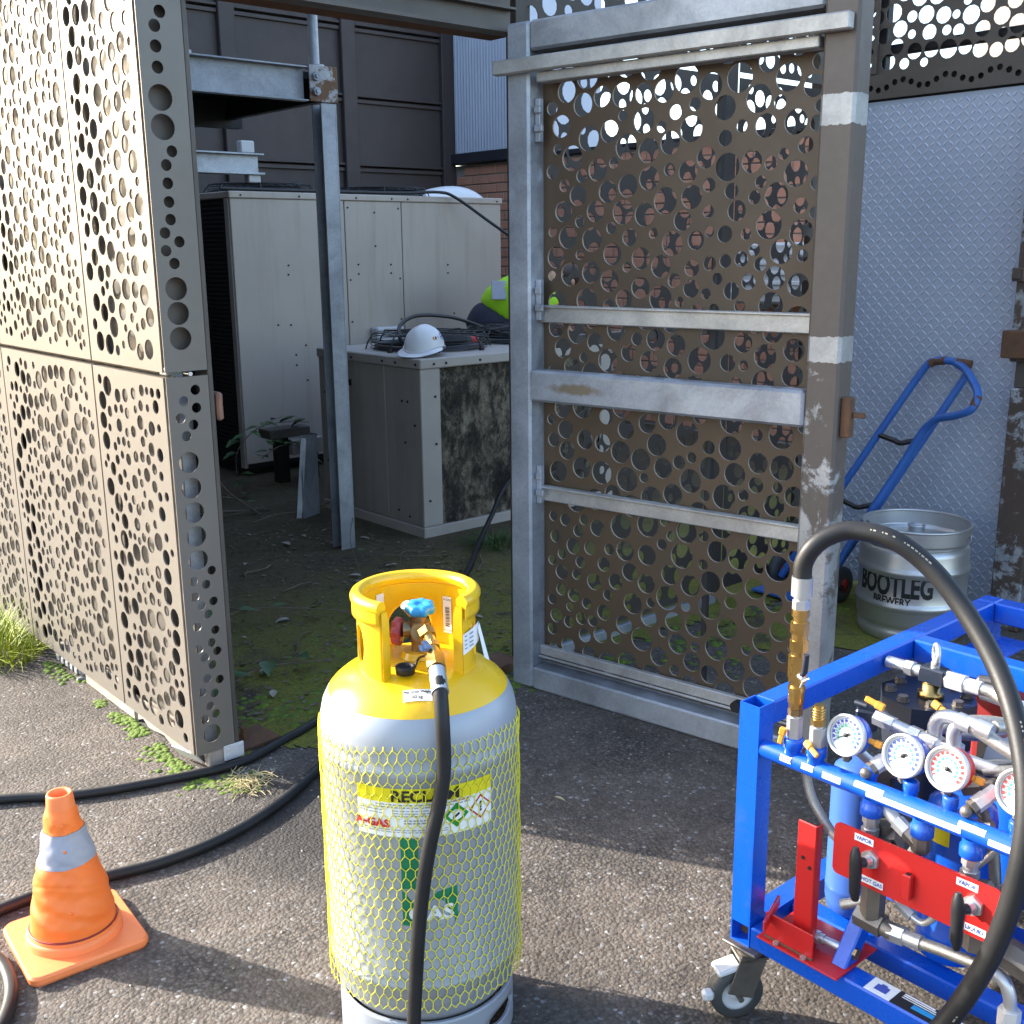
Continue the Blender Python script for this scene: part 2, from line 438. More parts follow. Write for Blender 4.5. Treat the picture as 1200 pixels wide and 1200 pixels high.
MAT = dict(
    asphalt=mat_asphalt(), soil=mat_soil(), coil=mat_coil(),
    bronze=mat("bronze_paint", (.16, .143, .12), (.142, .126, .105), 3, .42, 0, .04, 300, (.2, .175, .145), .22, 5, .08, streak=(.15, .13, .105), streak_amt=.5),
    bronze_d=mat("bronze_paint_worn", (.095, .078, .064), (.07, .058, .048), 4, .5, 0, .06, 200, (.17, .11, .06), .3, 7),
    gate_skin=mat("gate_skin_paint", (.088, .053, .027), (.058, .038, .022), 2.2, .5, 0, .05, 200, (.17, .13, .09), .3, 6),
    brown_clad=mat("brown_cladding", (.055, .041, .039), (.044, .033, .032), 2, .62, 0, .1, 30),
    edge_l=mat("bare_edge_highlight", (.4, .32, .24), None, 6, .45, .2), edge_w=mat("painted_edge_highlight", (.2, .16, .125), None, 6, .4), fence_p=mat("dark_fence_paint", (.055, .043, .034), (.042, .034, .028), 4, .55), galv_rail=mat_galv("stained_galvanised", (.4, .42, .46), None, 0, .2, stain=(.27, 1.06, .2, .035)),  # cut-edge colours lighter than the paint, imitating bare metal and rims catching light
    galv=mat_galv("galvanised_steel"),
    galv_w=mat_galv("weathered_galvanised", (.4, .42, .45), (.13, .1, .085), .18, .3),
    galv_p=mat_galv("worn_painted_galvanised", (.42, .42, .42), (.12, .095, .08), .5, .22, sc=7, zgrad=(1.04, 1.135)),
    galv_pp=mat_galv("peeling_brown_paint", (.42, .44, .47), (.085, .058, .045), .53, .3, sc=8),
    alu=mat_galv("dull_flat_bar", (.5, .49, .47), None, 0, .2, .6),
    tread=mat("tread_plate", (.47, .51, .6), (.4, .435, .52), 2.2, .42, .18, .05, 60, (.2, .22, .25), .28, 3),
    rust=mat("rusty_steel", (.16, .075, .035), (.09, .05, .03), 20, .85, .1, .4, 120),
    dark=mat("dark_steel", (.02, .02, .022), None, 5, .6, .3),
    black=mat("black_plastic", (.015, .015, .016), None, 10, .42, 0, .05, 200),
    rubber=mat("black_rubber_hose", (.011, .011, .012), (.02, .0195, .019), 8, .5, 0, .12, 160, (.05, .046, .042), .3, 20, .12, .35),
    rubber2=mat("worn_rubber", (.04, .04, .042), (.06, .058, .055), 12, .55, 0, .15, 200),
    ac_beige=mat("beige_sheet_metal", (.45, .39, .335), (.4, .345, .295), 1.6, .5, 0, .03, 40, (.32, .27, .2), .2, 3, streak=(.3, .24, .17)),
    ac_brown=mat("dusty_sheet_metal", (.37, .325, .285), (.3, .265, .235), 2.2, .55, 0, .05, 60, (.15, .12, .1), .28, 4, streak=(.2, .17, .14)),
    ac_lite=mat("pale_sheet_metal", (.42, .38, .34), (.36, .32, .29), 4, .5, 0, .03, 60, (.2, .17, .14), .25, 8),
    white=mat("white_plastic", (.78, .78, .78), (.72, .72, .73), 8, .32, 0, 0),
    white_d=mat("white_sheet", (.6, .6, .6), (.5, .5, .5), 5, .5, 0, 0),
    paper=mat("paper_label", (.82, .82, .8), (.76, .76, .75), 20, .5, 0),
    ink=mat("black_ink", (.012, .012, .012), None, 20, .5),
    grey_ink=mat("grey_print", (.3, .3, .3), None, 20, .5),
    red_ink=mat("red_print", (.55, .02, .02), None, 20, .5),
    cyl_grey=mat("silver_paint", (.34, .365, .4), (.3, .325, .36), 4, .42, .15, .02, 200, (.27, .27, .28), .15, 12, .08),
    yellow=mat("yellow_paint", (.82, .5, .006), (.78, .45, .005), 6, .3, 0, .02, 200, (.5, .28, .02), .12, 14, .1, .5, .25, chips=(.6, .36, .05)),
    net=mat("yellow_net", (.82, .74, .04), (.75, .66, .03), 30, .45),
    lab_y=mat("label_yellow", (.8, .68, .01), None, 20, .45),
    lab_g=mat("label_green", (.01, .26, .03), None, 20, .45),
    logo_g=mat("logo_green", (.005, .17, .075), (.006, .21, .1), 30, .4, 0, 0, 80, (.3, .36, .36), .16, 40),
    brass=mat("brass", (.62, .4, .14), (.5, .31, .1), 30, .3, 1, .03, 120, (.25, .16, .08), .2, 60),
    bronze_v=mat("dull_valve_brass", (.36, .25, .12), (.26, .18, .1), 30, .42, .9, .05, 120),
    steel=mat("zinc_fitting", (.6, .61, .62), (.52, .52, .52), 20, .36, .75, .04, 120, (.36, .33, .3), .12, 40),
    steel_d=mat("grimy_fitting", (.24, .21, .18), (.16, .14, .12), 25, .45, .7, .08, 120),
    keg=mat("keg_steel", (.58, .57, .555), (.47, .46, .45), 4, .36, .75, .04, 60, (.3, .29, .27), .25, 9),
    blue=mat("blue_paint", (.004, .085, .52), (.004, .075, .47), 5, .28, 0, .03, 60, (.02, .1, .42), .12, 20, .06, .5, .25, chips=(.3, .36, .5)),
    blue_lite=mat("light_blue_paint", (.045, .12, .4), (.038, .1, .35), 5, .32, 0, .02, 60),
    trol=mat("worn_blue_paint", (.03, .13, .42), (.025, .1, .36), 8, .45, 0, .06, 90, (.1, .07, .05), .2, 12),
    red=mat("red_paint", (.55, .018, .016), (.5, .015, .014), 8, .35, 0, .04, 120, (.4, .03, .02), .15, 16),
    red_d=mat("dull_red_paint", (.28, .02, .02), (.2, .016, .018), 6, .5, 0, .05, 90),
    orange=mat("orange_lever", (.72, .3, .03), (.62, .25, .02), 20, .5),
    braid=mat("braided_steel", (.5, .47, .42), (.38, .35, .31), 220, .42, .8, .3, 500),
    poly=mat("white_fitting", (.72, .7, .67), (.62, .6, .57), 25, .4, .3),
    cone=mat("cone_fabric", (.95, .2, .03), (.88, .17, .025), 9, .5, 0, .75, 24, (.5, .1, .03), .26, 12),
    cone_b=mat("cone_base_plastic", (.95, .25, .08), (.9, .21, .06), 9, .5, 0, .12, 60, (.42, .17, .09), .28, 14),
    reflect=mat("reflective_band", (.36, .37, .43), (.3, .31, .37), 14, .5, .0, .12, 60, (.2, .2, .22), .2, 20),
    brick=mat("brick", (.62, .31, .2), (.5, .23, .145), 4.2, .85, 0, .3, 60, (.45, .27, .2), .3, 5),
    mortar=mat("mortar", (.34, .31, .28), None, 20, .9, 0, .3, 60),
    clad=mat("blue_grey_cladding", (.47, .51, .6), (.42, .46, .55), 2, .5, .2, 0),
    flash=mat("dark_flashing", (.03, .032, .04), None, 6, .5),
    timber=mat("grey_timber", (.36, .32, .27), (.24, .21, .17), 9, .8, 0, .3, 60),
    concrete=mat("grey_concrete", (.3, .3, .3), (.2, .2, .2), 12, .85, 0, .3, 60),
    hivis=mat("hi_vis_fabric", (.42, .8, .02), (.35, .72, .02), 12, .7, 0, .5, 25),
    navy=mat("navy_fabric", (.012, .014, .03), (.018, .02, .04), 12, .8, 0, .1, 60),
    skin=mat("skin", (.52, .3, .21), (.45, .25, .17), 20, .5),
    hair=mat("brown_hair", (.05, .03, .02), None, 40, .6),
    bluewheel=mat("blue_handwheel", (.03, .3, .62), (.025, .25, .55), 20, .38),
    redwheel=mat("red_handwheel", (.42, .06, .06), (.36, .05, .05), 20, .42),
    blue_h=mat("grey_blue_lever", (.12, .2, .36), None, 20, .4),
    dial_b=mat("dial_blue_print", (.05, .09, .42), None, 20, .4),
    dial_g=mat("dial_green_print", (.05, .45, .25), None, 20, .4),
    dial_r=mat("dial_red_print", (.6, .04, .04), None, 20, .4),
    comp=mat("dark_blue_black_casting", (.012, .017, .03), (.02, .026, .04), 8, .36, 0, .06, 90),
    grass=mat("fresh_grass", (.33, .36, .012), (.16, .23, .01), 30, .6),
    grass_d=mat("dark_grass", (.06, .12, .02), (.035, .08, .015), 30, .6),
    moss=mat("bright_moss", (.13, .19, .012), (.06, .11, .01), 60, .85, 0, .5, 300),
    leaf=mat("vine_leaf", (.03, .075, .02), (.05, .11, .025), 30, .45),
    dry=mat("dry_leaf", (.38, .34, .28), (.25, .22, .17), 30, .6),
    twig=mat("dry_twig", (.17, .125, .09), (.1, .075, .055), 30, .8),
    straw=mat("dry_straw", (.5, .42, .22), (.4, .33, .16), 40, .7),
    copper=mat("worn_wood_block", (.28, .15, .1), (.2, .1, .07), 20, .7),
)
rnd = random.Random(7)

# ------------------------------------------------------------------ ground
b = MB(); b.add([(-150, -150, 0), (150, -150, 0), (150, 150, 0), (-150, 150, 0)], [(0, 1, 2, 3)])
b.build("asphalt_ground", MAT['asphalt'], kind='structure')
def soil_edge():
    pts = []
    n = 240
    for k in range(n + 1):
        x = 1.30 + 3.1 * k / n
        y = 2.85 + .05 * math.sin(k * .175) + .035 * math.sin(k * .475 + 1) + .018 * math.sin(k * 1.3) + rnd.uniform(-.022, .022) - (.18 if x > 2.9 else 0) * min(1, (x - 2.9) * 2 if x > 2.9 else 0)
        pts.append((x, y, .004))
    return pts
e = soil_edge(); b = MB()
top = [(1.30 + 3.1 * k / 240, 9, .004) for k in range(241)]
b.add(e + top, [(k, k + 1, 241 + k + 1, 241 + k) for k in range(240)])
b.add([(4.4, 1.9, .004), (7.1, 1.9, .004), (7.1, 9, .004), (4.4, 9, .004)], [(0, 1, 2, 3)])
e2 = [(3.15 + .04 * k, 2.0 + .08 * math.sin(k * .9) + rnd.uniform(-.03, .03) + max(0, (.5 - k * .04)) * 1.2, .004) for k in range(32)]
b.add(e2 + [(3.15 + .04 * k, 2.62, .004) for k in range(32)], [(k, k + 1, 33 + k, 32 + k) for k in range(31)])
b.build("yard_ground", MAT['soil'], kind='structure')

# ------------------------------------------------------------------ perforated wall on the left (panels along Y at X = 1.25)
XW, YE = 1.25, 2.86
UY, UZ = Vector((0, 1, 0)), Vector((0, 0, 1))
wall = thing("perforated_wall", (XW, YE, 0), "tall brown wall of perforated metal panels, sunlit, left of the open gateway", "wall")
GAP = .012
cols = [(2.872, 3.375), (3.385, 4.255), (4.265, 5.135), (5.145, 6.015), (6.025, 6.895), (6.905, 7.775), (7.785, 8.9)]
rows = [(.055, 1.165), (1.18, 2.345), (2.36, 3.55)]
panel_cache = {}
def wall_panel(ci, ri):
    y0, y1 = cols[ci]; z0, z1 = rows[ri]; wd, ht = y1 - y0, z1 - z0
    if ci < 3 or ri == 0:
        seed = ci * 10 + ri if ri < 2 else 50 + ci
    key = (round(wd, 2), ri if ci < 4 else 9, ci if ci < 4 else 9)
    far = ci >= 4
    holes = pack(wd, ht, 300 + ci * 17 + ri * 5, .029, .0138, .0065, .022, 46 if not far else 20, 4200 if not far else 1200, -.1)
    vf = perf([(0, 0), (wd, 0), (wd, ht), (0, ht)], holes, .005, 14 if not far else 8)
    m = MB()
    # local frame: u = -Y (so that the front faces -X), v = Z
    add_perf(m, vf, (XW, y1, z0), (0, -1, 0), (0, 0, 1))
    # folded returns on all four edges
    d = .035
    for (ya, yb, za, zb) in ((y0 if ci else y1 - .006, y0 + .003 if ci else y1 - .0035, z0, z1), (y1 - .003, y1, z0, z1), (y0, y1, z0, z0 + .003), (y0, y1, z1 - .003, z1)):
        m.box(XW + .0016, XW + d, ya, yb, za, zb)
    return m.build("perforated_panel", [MAT['bronze'], MAT['edge_w']], wall)
for ri in range(3):
    for ci in range(7):
        if ri == 2 and ci > 4: continue
        wall_panel(ci, ri)
# inner skin: coarser perforated sheets 85 mm behind
for (y0, y1) in ((2.9, 4.0), (4.005, 5.4), (5.405, 8.9)):
    for (z0, z1) in ((.06, 1.165), (1.18, 3.5)):
        wd, ht = y1 - y0, z1 - z0
        holes = pack(wd, ht, int(y0 * 31 + z0 * 7), .0335, .0155, .007, .03, 60, 2200, -.1) if y0 > 99 else []
        m = MB(); vf = perf([(0, 0), (wd, 0), (wd, ht), (0, ht)], holes, .003, 10)
        m.add(*place(vf, (XW + .045, y1, z0), (0, -1, 0), (0, 0, 1)))
        m.build("inner_sheet", MAT['bronze'], wall)
# end face (at Y = 2.86), traced hole list: x from the front edge, z
EP_UP = [(488,30,17),(470,73,17),(474,133,17),(480,195,17),(489,285,35),(497,373,35),(527,446,16),(508,489,16),(513,545,16),(517,603,16),(522,658,16),(504,700,16),(551,728,16),(508,756,16),(535,797,16),(541,878,33),(548,958,33),(556,1040,33)]
EP_LO = [(522,126,13),(487,151,13),(524,170,13),(476,192,13),(514,211,13),(492,237,13),(497,303,27),(502,368,27),(508,431,27),(512,493,27),(516,555,27),(554,588,12),(500,608,12),(537,622,12),(503,649,12),(521,676,12),(557,670,12),(541,702,12),(507,729,12),(560,748,12),(548,780,12),(511,789,12),(564,806,12),(528,816,12),(549,840,12),(532,874,12),(569,885,12),(517,908,12),(553,919,12),(539,951,12),(522,984,12),(556,976,12),(543,1028,25)]
def end_panel(z0, z1, holes):
    m = MB(); vf = perf([(0, 0), (.122, 0), (.122, z1 - z0), (0, z1 - z0)], holes, .003, 20)
    add_perf(m, vf, (XW, YE, z0), (1, 0, 0), (0, 0, 1))
    m.box(XW + .1205, XW + .1235, YE + .0016, YE + .04, z0, z1)
    return m.build("end_panel", [MAT['bronze'], MAT['edge_w']], wall)
# upper: pixel rows 0..1137 span z 2.117..1.18 ; left edge of the face runs x = 400..510, right 575..645
def conv(l, zt, zb, yt, yb, xl, xr, sc):
    out = []
    for x, y, r in l:
        t = (y - yt) / (yb - yt); a = xl[0] + (xl[1] - xl[0]) * t; c = xr[0] + (xr[1] - xr[0]) * t
        out.append(((x - a) / (c - a) * .122, zt + (zb - zt) * t, r * sc))
    return out
up = [(x, z - 1.18, r) for x, z, r in conv(EP_UP, 2.117, 1.19, 0, 1137, (402, 508), (562, 640), .00094)]
up += [(x, z + .98, r) for x, z, r in up if z < .16]
end_panel(1.18, 2.345, up)
lo = [(x, z - .055, r) for x, z, r in conv(EP_LO, 1.165, .06, 92, 1075, (437, 497), (560, 608), .00110)]
end_panel(.055, 1.165, lo)
end_panel(2.36, 3.55, [(.06, .1 + k * .11, .02) for k in range(9)])
# galvanised end post inside the end box, outer flange, framing
m = MB(); m.box(1.285, 1.335, 2.93, 2.98, 0.0, 3.5, .004); m.build("end_post", MAT['galv'], wall)
m = MB(); m.box(1.256, 1.368, 2.895, 2.90, 1.19, 2.34); m.build("end_backing", MAT['bronze_d'], wall)
m = MB(); m.box(1.30, 1.34, 2.905, 2.909, .06, 1.15); m.box(1.336, 1.34, 2.9091, 2.9299, .06, 1.15); m.build("end_angle", MAT['galv'], wall)
m = MB(); m.box(1.256, 1.372, 2.985, 2.99, .06, 1.15); m.build("end_backing", MAT['bronze_d'], wall)
m = MB(); m.box(1.377, 1.392, 2.868, 2.95, .03, 3.55, .002); m.build("edge_flange", MAT['bronze_d'], wall)
for y in (4.26, 5.14, 6.02, 7.78):
    m = MB(); m.box(1.287, 1.327, y - .02, y + .02, 0, 3.5, .003); m.build("frame_post", MAT['dark'], wall)
for z in (1.172, 2.352):
    m = MB(); m.box(1.289, 1.325, 2.99, 8.9, z - .02, z + .02, .003); m.build("frame_rail", MAT['dark'], wall)
m = MB(); m.box(XW + .03, XW + .06, 2.86, 8.9, 3.56, 5.3); m.build("added_sun_screen", MAT['bronze_d'], wall)  # unseen sheet added above the panels to keep sun off gate and door
# skirting under the panels
m = MB(); m.box(1.268, 1.284, 3.36, 3.79, 0.0, .11, .002); m.build("skirting_board", MAT['timber'], wall)
m = MB()
pr = [(2.97 + .04 * k, .006 + .016 * max(0, math.sin(k * 1.7 + .4)) + .01 * rnd.random()) for k in range(10)]
vs = [(1.268, y, z) for y, z in pr] + [(1.268, y, .1) for y, z in pr] + [(1.282, y, z) for y, z in pr] + [(1.282, y, .1) for y, z in pr]
n = len(pr)
m.add(vs, [(k + 1, k, n + k, n + k + 1) for k in range(n - 1)] + [(2 * n + k, 2 * n + k + 1, 3 * n + k + 1, 3 * n + k) for k in range(n - 1)] + [(k, k + 1, 2 * n + k + 1, 2 * n + k) for k in range(n - 1)])
m.build("skirting_board", MAT['timber'], wall)
m = MB(); m.box(1.27, 1.275, 3.335, 3.358, 0, .11); m.build("frame_post", MAT['dark'], wall)
# bent galvanised angle under the corner, hinge plates
m = MB()
m.obox((1.255, 2.935, .035), (.004, .10, .055), Matrix.Rotation(R(14), 3, 'Z') @ Matrix.Rotation(R(-38), 3, 'Y'))
m.obox((1.275, 2.925, .045), (.05, .10, .004), Matrix.Rotation(R(14), 3, 'Z') @ Matrix.Rotation(R(20), 3, 'Y'))
m.build("bent_angle", MAT['white_d'], wall)
m = MB(); m.box(1.29, 1.34, 2.863, 2.90, .0, .052, .003); m.build("timber_packer", MAT['timber'], wall)
m = MB(); m.box(1.335, 1.40, 2.855, 2.861, .012, .06, .002)
for x, z in ((1.35, .045), (1.35, .026), (1.385, .045)): m.cyl((x, 2.855, z), (x, 2.852, z), .006, n=10)
m.build("hinge_plate", MAT['white_d'], wall)
m = MB(); m.cyl((1.32, 2.885, 1.172), (1.32, 2.853, 1.172), .006, n=8); m.build("bolt", MAT['steel'], wall)
m = MB(); m.box(1.405, 1.425, 2.88, 2.93, 1.03, 1.11, .006); m.build("latch_block", MAT['copper'], wall)

# ------------------------------------------------------------------ header beam over the gateway, perforated fence behind the gate
hb = thing("header_beam", (1.4, 2.86, 2.16), "brown channel beam spanning above the open gateway at the top edge", "beam")
m = MB(); m.box(1.395, 2.50, 2.862, 2.868, 2.158, 2.36); m.box(1.395, 2.50, 2.80, 2.8615, 2.158, 2.168); m.box(1.395, 2.50, 2.83, 2.8615, 2.235, 2.242); m.box(1.395, 2.5, 2.82, 2.861, 2.30, 2.31)
m.build("channel", MAT['bronze_d'], hb)
m = MB(); m.box(1.395, 2.50, 2.875, 2.96, 2.16, 2.20, .004); m.build("flange", MAT['rust'], hb)

fence = thing("perforated_fence", (2.5, 2.86, 0), "brown perforated sheet fence with posts standing behind the open gate", "fence")
for (x0, x1, z0, z1, sd_) in ((2.53, 3.63, .045, 2.14, 91), (3.70, 4.26, .045, 2.14, 92), (1.40, 2.50, 2.38, 3.5, 93), (2.53, 3.63, 2.16, 3.5, 94), (3.70, 4.26, 2.16, 3.5, 95)):
    wd, ht = x1 - x0, z1 - z0
    vf = perf([(0, 0), (wd, 0), (wd, ht), (0, ht)], pack(wd, ht, sd_, .036, .019, .005, .012, 200, 3600, -1.0), .003, 12)
    m = MB(); m.add(*place(vf, (x0, 2.87, z0), (1, 0, 0), (0, 0, 1))); m.build("perforated_panel", MAT['fence_p'], fence)
for x, y in ((2.575, 2.91), (3.665, 2.90), (4.30, 2.90)):
    m = MB(); m.box(x - .03, x + .03, y - .03, y + .03, 0, 3.5, .004); m.build("fence_post", MAT['fence_p'], fence)
m = MB(); m.box(2.54, 3.63, 2.84, 2.866, .0, .04, .003); m.build("bottom_rail", MAT['galv'], fence)
m = MB(); m.box(2.54, 3.63, 2.875, 2.91, 1.15, 1.19, .003); m.build("mid_rail", MAT['bronze_d'], fence)

# fence and door at the right, along X = 4.3
df = thing("perforated_screen", (4.3, 2.3, 2.07), "brown perforated metal screen above the steel tread plate door", "screen")
wd, ht = 1.75, 1.32
vf = perf([(0, 0), (wd, 0), (wd, ht), (0, ht)], pack(wd, ht, 71, .034, .019, .004, .008, 700, 9000, -1.6), .003, 12)
m = MB(); m.add(*place(vf, (4.295, 2.75, 2.172), (0, -1, 0), (0, 0, 1))); m.build("perforated_panel", MAT['bronze_d'], df)
wd, ht = 1.85, .095
hl = [(.06 + k * .036, .05 + .016 * math.sin(k * 1.15), .0125) for k in range(48)]
vf = perf([(0, 0), (wd, 0), (wd, ht), (0, ht)], hl, .003, 12)
m = MB(); m.add(*place(vf, (4.285, 2.82, 2.078), (0, -1, 0), (0, 0, 1))); m.build("perforated_beam", MAT['bronze_d'], df)
wd, ht = .07, 1.3
vf = perf([(0, 0), (wd, 0), (wd, ht), (0, ht)], [(.035, .035 + k * .05, .017 if k % 3 else .011) for k in range(25)], .003, 12)
m = MB(); m.add(*place(vf, (4.285, 2.70, 2.178), (0, -1, 0), (0, 0, 1))); m.build("perforated_beam", MAT['bronze_d'], df)
m = MB(); m.box(4.31, 4.36, .97, 2.82, 2.072, 2.171, 0); m.box(4.33, 4.37, 2.62, 2.66, 2.19, 3.5, .003); m.box(4.33, 4.37, .97, 2.75, 2.25, 2.29, .003)
m.build("frame_rail", MAT['dark'], df)

door = thing("tread_plate_door", (4.3, 2.0, 0), "blue-grey steel tread plate door behind the keg and the trolley", "door")
m = MB(); m.box(4.30, 4.306, 1.93, 2.80, .02, 2.07); m.build("plate", MAT['tread'], door)
m = MB(); a = .0155
pitch = .0265
for j in range(78):
    for i in range(33):
        y = 1.945 + i * pitch; z = .03 + j * pitch
        if z > 2.06 or y > 2.79: continue
        s = 1 if (i + j) % 2 else -1
        ca, sa = math.cos(s * R(45)), math.sin(s * R(45))
        def q(u, v, h): return (4.30 - h, y + u * ca - v * sa, z + u * sa + v * ca)
        m.add([q(-a, 0, 0), q(0, -a * .4, 0), q(a, 0, 0), q(0, a * .4, 0), q(-a * .5, 0, .0028), q(a * .5, 0, .0028)],
              [(1, 0, 4), (1, 4, 5), (1, 5, 2), (0, 3, 4), (4, 3, 5), (5, 3, 2)], False)
m.build("raised_lozenges", MAT['tread'], door, kind='stuff')

dp = thing("peeling_post", (4.22, 1.83, 0), "brown steel post with peeling paint right of the tread plate door", "post")
m = MB(); m.box(4.20, 4.29, 1.80, 1.92, 0, .96, .006); m.build("post_lower", MAT['galv_pp'], dp)
m = MB(); m.box(4.23, 4.29, 1.80, 1.92, .96, 1.06, .003); m.build("post_gap", MAT['bronze_d'], dp)
m = MB(); m.box(4.20, 4.29, 1.80, 1.935, 1.06, 2.07, .006); m.build("post_upper", MAT['galv_pp'], dp)
m = MB(); m.box(4.165, 4.199, 1.83, 1.955, 1.075, 1.18, .005); m.build("lock_bracket", MAT['rust'], dp)
m = MB(); m.box(4.18, 4.199, 1.90, 1.945, 1.36, 1.41, .003); m.box(4.17, 4.1795, 1.91, 1.935, 1.37, 1.40, .002); m.build("latch_keeper", MAT['galv_pp'], dp)
sw = thing("screen_wall", (4.3, .9, 0), "dark brown sheet wall right of the peeling post at the right edge", "wall")
m = MB(); m.box(4.30, 4.33, .9, 1.798, 0, 2.07); m.build("sheet", MAT['bronze_d'], sw)

# ------------------------------------------------------------------ gate leaf, swung open (local x along the leaf, local y its depth)
gate = thing("open_gate", (2.394, 2.762, 0), "galvanised steel gate with perforated brown sheet standing swung open", "gate", rz=R(-80))
def gp(name, mt, *boxes, label=None):
    m = MB()
    for q in boxes: m.box(*q[:6], q[6] if len(q) > 6 else .004)
    return m.build(name, MAT[mt], gate, label, local=True)
gp("stile", 'galv', (0, .088, 0, .09, 0, 2.172, .008), label="bare galvanised hinge stile of the gate")
gp("stile", 'galv_p', (1.04, 1.135, -.002, .09, 0, 2.30, .008), label="latch stile with worn brown paint and pale bare bands")
gp("top_rail", 'galv_w', (.0885, 1.0395, .002, .088, 2.085, 2.173, .008))
gp("overlay_bar", 'alu', (-.03, 1.122, -.035, -.004, 2.02, 2.063, .004))
gp("overlay_clip", 'alu', (.12, 1.03, -.004, .05, 1.99, 2.02, .003))
gp("middle_rail", 'galv_rail', (.0885, 1.0395, -.004, .06, 1.01, 1.112, .008))
gp("bottom_rail", 'galv_w', (.0885, 1.0395, .002, .088, 0, .08, .006))
for nm, z, h in (("flat_bar", 1.318, .056), ("flat_bar", .72, .052)):
    gp(nm, 'alu', (.0885, 1.0395, .05, .068, z - h, z, .003), (.0885, 1.0395, .038, .0495, z - .008, z, .002))
gp("flat_bar", 'alu', (.0885, 1.0395, .045, .066, .115, .15, .003), (.0885, 1.0395, .035, .0445, .108, .115, .002))
m = MB(); m.cyl((.86, .02, .128), (.86, .045, .128), .018, n=12); m.build("bush", MAT['dark'], gate, local=True)
wd, ht = .952, 2.0
hl = pack(wd, ht, 202, .0375, .0185, .0055, .012, 220, 9000, -.45)
vf = perf([(0, 0), (wd, 0), (wd, ht), (0, ht)], hl, .006, 18)
m = MB(); add_perf(m, vf, (.088, .078, .085), (1, 0, 0), (0, 0, 1)); m.build("perforated_sheet", [MAT['gate_skin'], MAT['edge_l']], gate, local=True)
gp("sheet_seam", 'dark', (.70, .716, .081, .10, .09, 2.08, 0))
for z in (1.82, 1.27, .66):
    gp("cleat", 'galv', (.0885, .108, .03, .05, z, z + .13, .002), (.094, .125, .018, .0295, z + .03, z + .05, .002), (.094, .118, .018, .0295, z + .085, z + .105, .002))
gp("latch", 'rust', (1.136, 1.165, .02, .05, .99, 1.10, .003), (1.166, 1.20, .03, .042, 1.045, 1.06, .002), label="rusty latch on the gate's outer edge")

# ------------------------------------------------------------------ rusty plates on the ground
m = MB(); m.obox((2.43, 2.90, .02), (.16, .12, .03), Matrix.Rotation(R(8), 3, 'Z'), .004)
m.build("hinge_plate", MAT['rust'], label="rusty steel plate on the ground at the gate's hinge corner", cat="plate", base=(2.43, 2.9, 0))
rp = thing("base_plate", (1.47, 2.95, 0), "rusty base plate with a bolt on the ground beside the wall end", "plate")
m = MB(); m.obox((1.47, 2.96, .008), (.15, .13, .012), Matrix.Rotation(R(5), 3, 'Z'), .002); m.build("plate", MAT['rust'], rp)
m = MB(); m.hexn((1.455, 2.965, .0145), (1.455, 2.965, .032), .016); m.cyl((1.455, 2.965, .0325), (1.455, 2.965, .05), .009, n=10); m.build("bolt", MAT['rust'], rp)
m = MB(); m.box(1.262, 1.38, 3.82, 4.08, .012, .075, .01)
for k in range(5): m.box(1.255, 1.2615, 3.84 + k * .045, 3.865 + k * .045, .02, .04, .002)
m.box(1.25, 1.30, 3.82, 3.835, .0, .0115)
m.build("plastic_crate_corner", MAT['concrete'], label="grey moulded block tucked under the wall beside the grass", cat="block", base=(1.3, 3.95, 0))
# ------------------------------------------------------------------ brown clad building at the back
bw = thing("brown_building", (4, 9, 0), "dark brown sheet clad building wall at the back of the yard", "building")
vx = [-.1, 1.08, 2.26, 3.48, 4.70, 5.89, 7.02]
hz = [0, 1.03, 1.64, 2.245, 2.85, 3.46, 4.07, 5.2]
for i in range(len(vx) - 1):
    for j in range(len(hz) - 1):
        m = MB(); m.box(vx[i] + .05, vx[i + 1] - .05, 9.012, 9.05, hz[j] + .004, hz[j + 1] - .004, .004); m.build("wall_panel", MAT['brown_clad'], bw)
m = MB(); m.box(-.2, 7.09, 9.061, 9.2, 0, 5.2); m.build("backing_sheet", MAT['brown_clad'], bw)
for x in vx:
    m = MB(); m.box(x - .075, x + .075, 8.955, 9.06, 0, 5.2, .006); m.build("column", MAT['brown_clad'], bw)
for i in range(len(vx) - 1):
    for z in hz[1:-1]:
        m = MB(); m.box(vx[i] + .0755, vx[i + 1] - .0755, 8.985, 9.0115, z - .045, z - .012, .003); m.box(vx[i] + .0755, vx[i + 1] - .0755, 8.975, 9.0115, z + .008, z + .03, .003)
        m.build("rail", MAT['brown_clad'], bw)

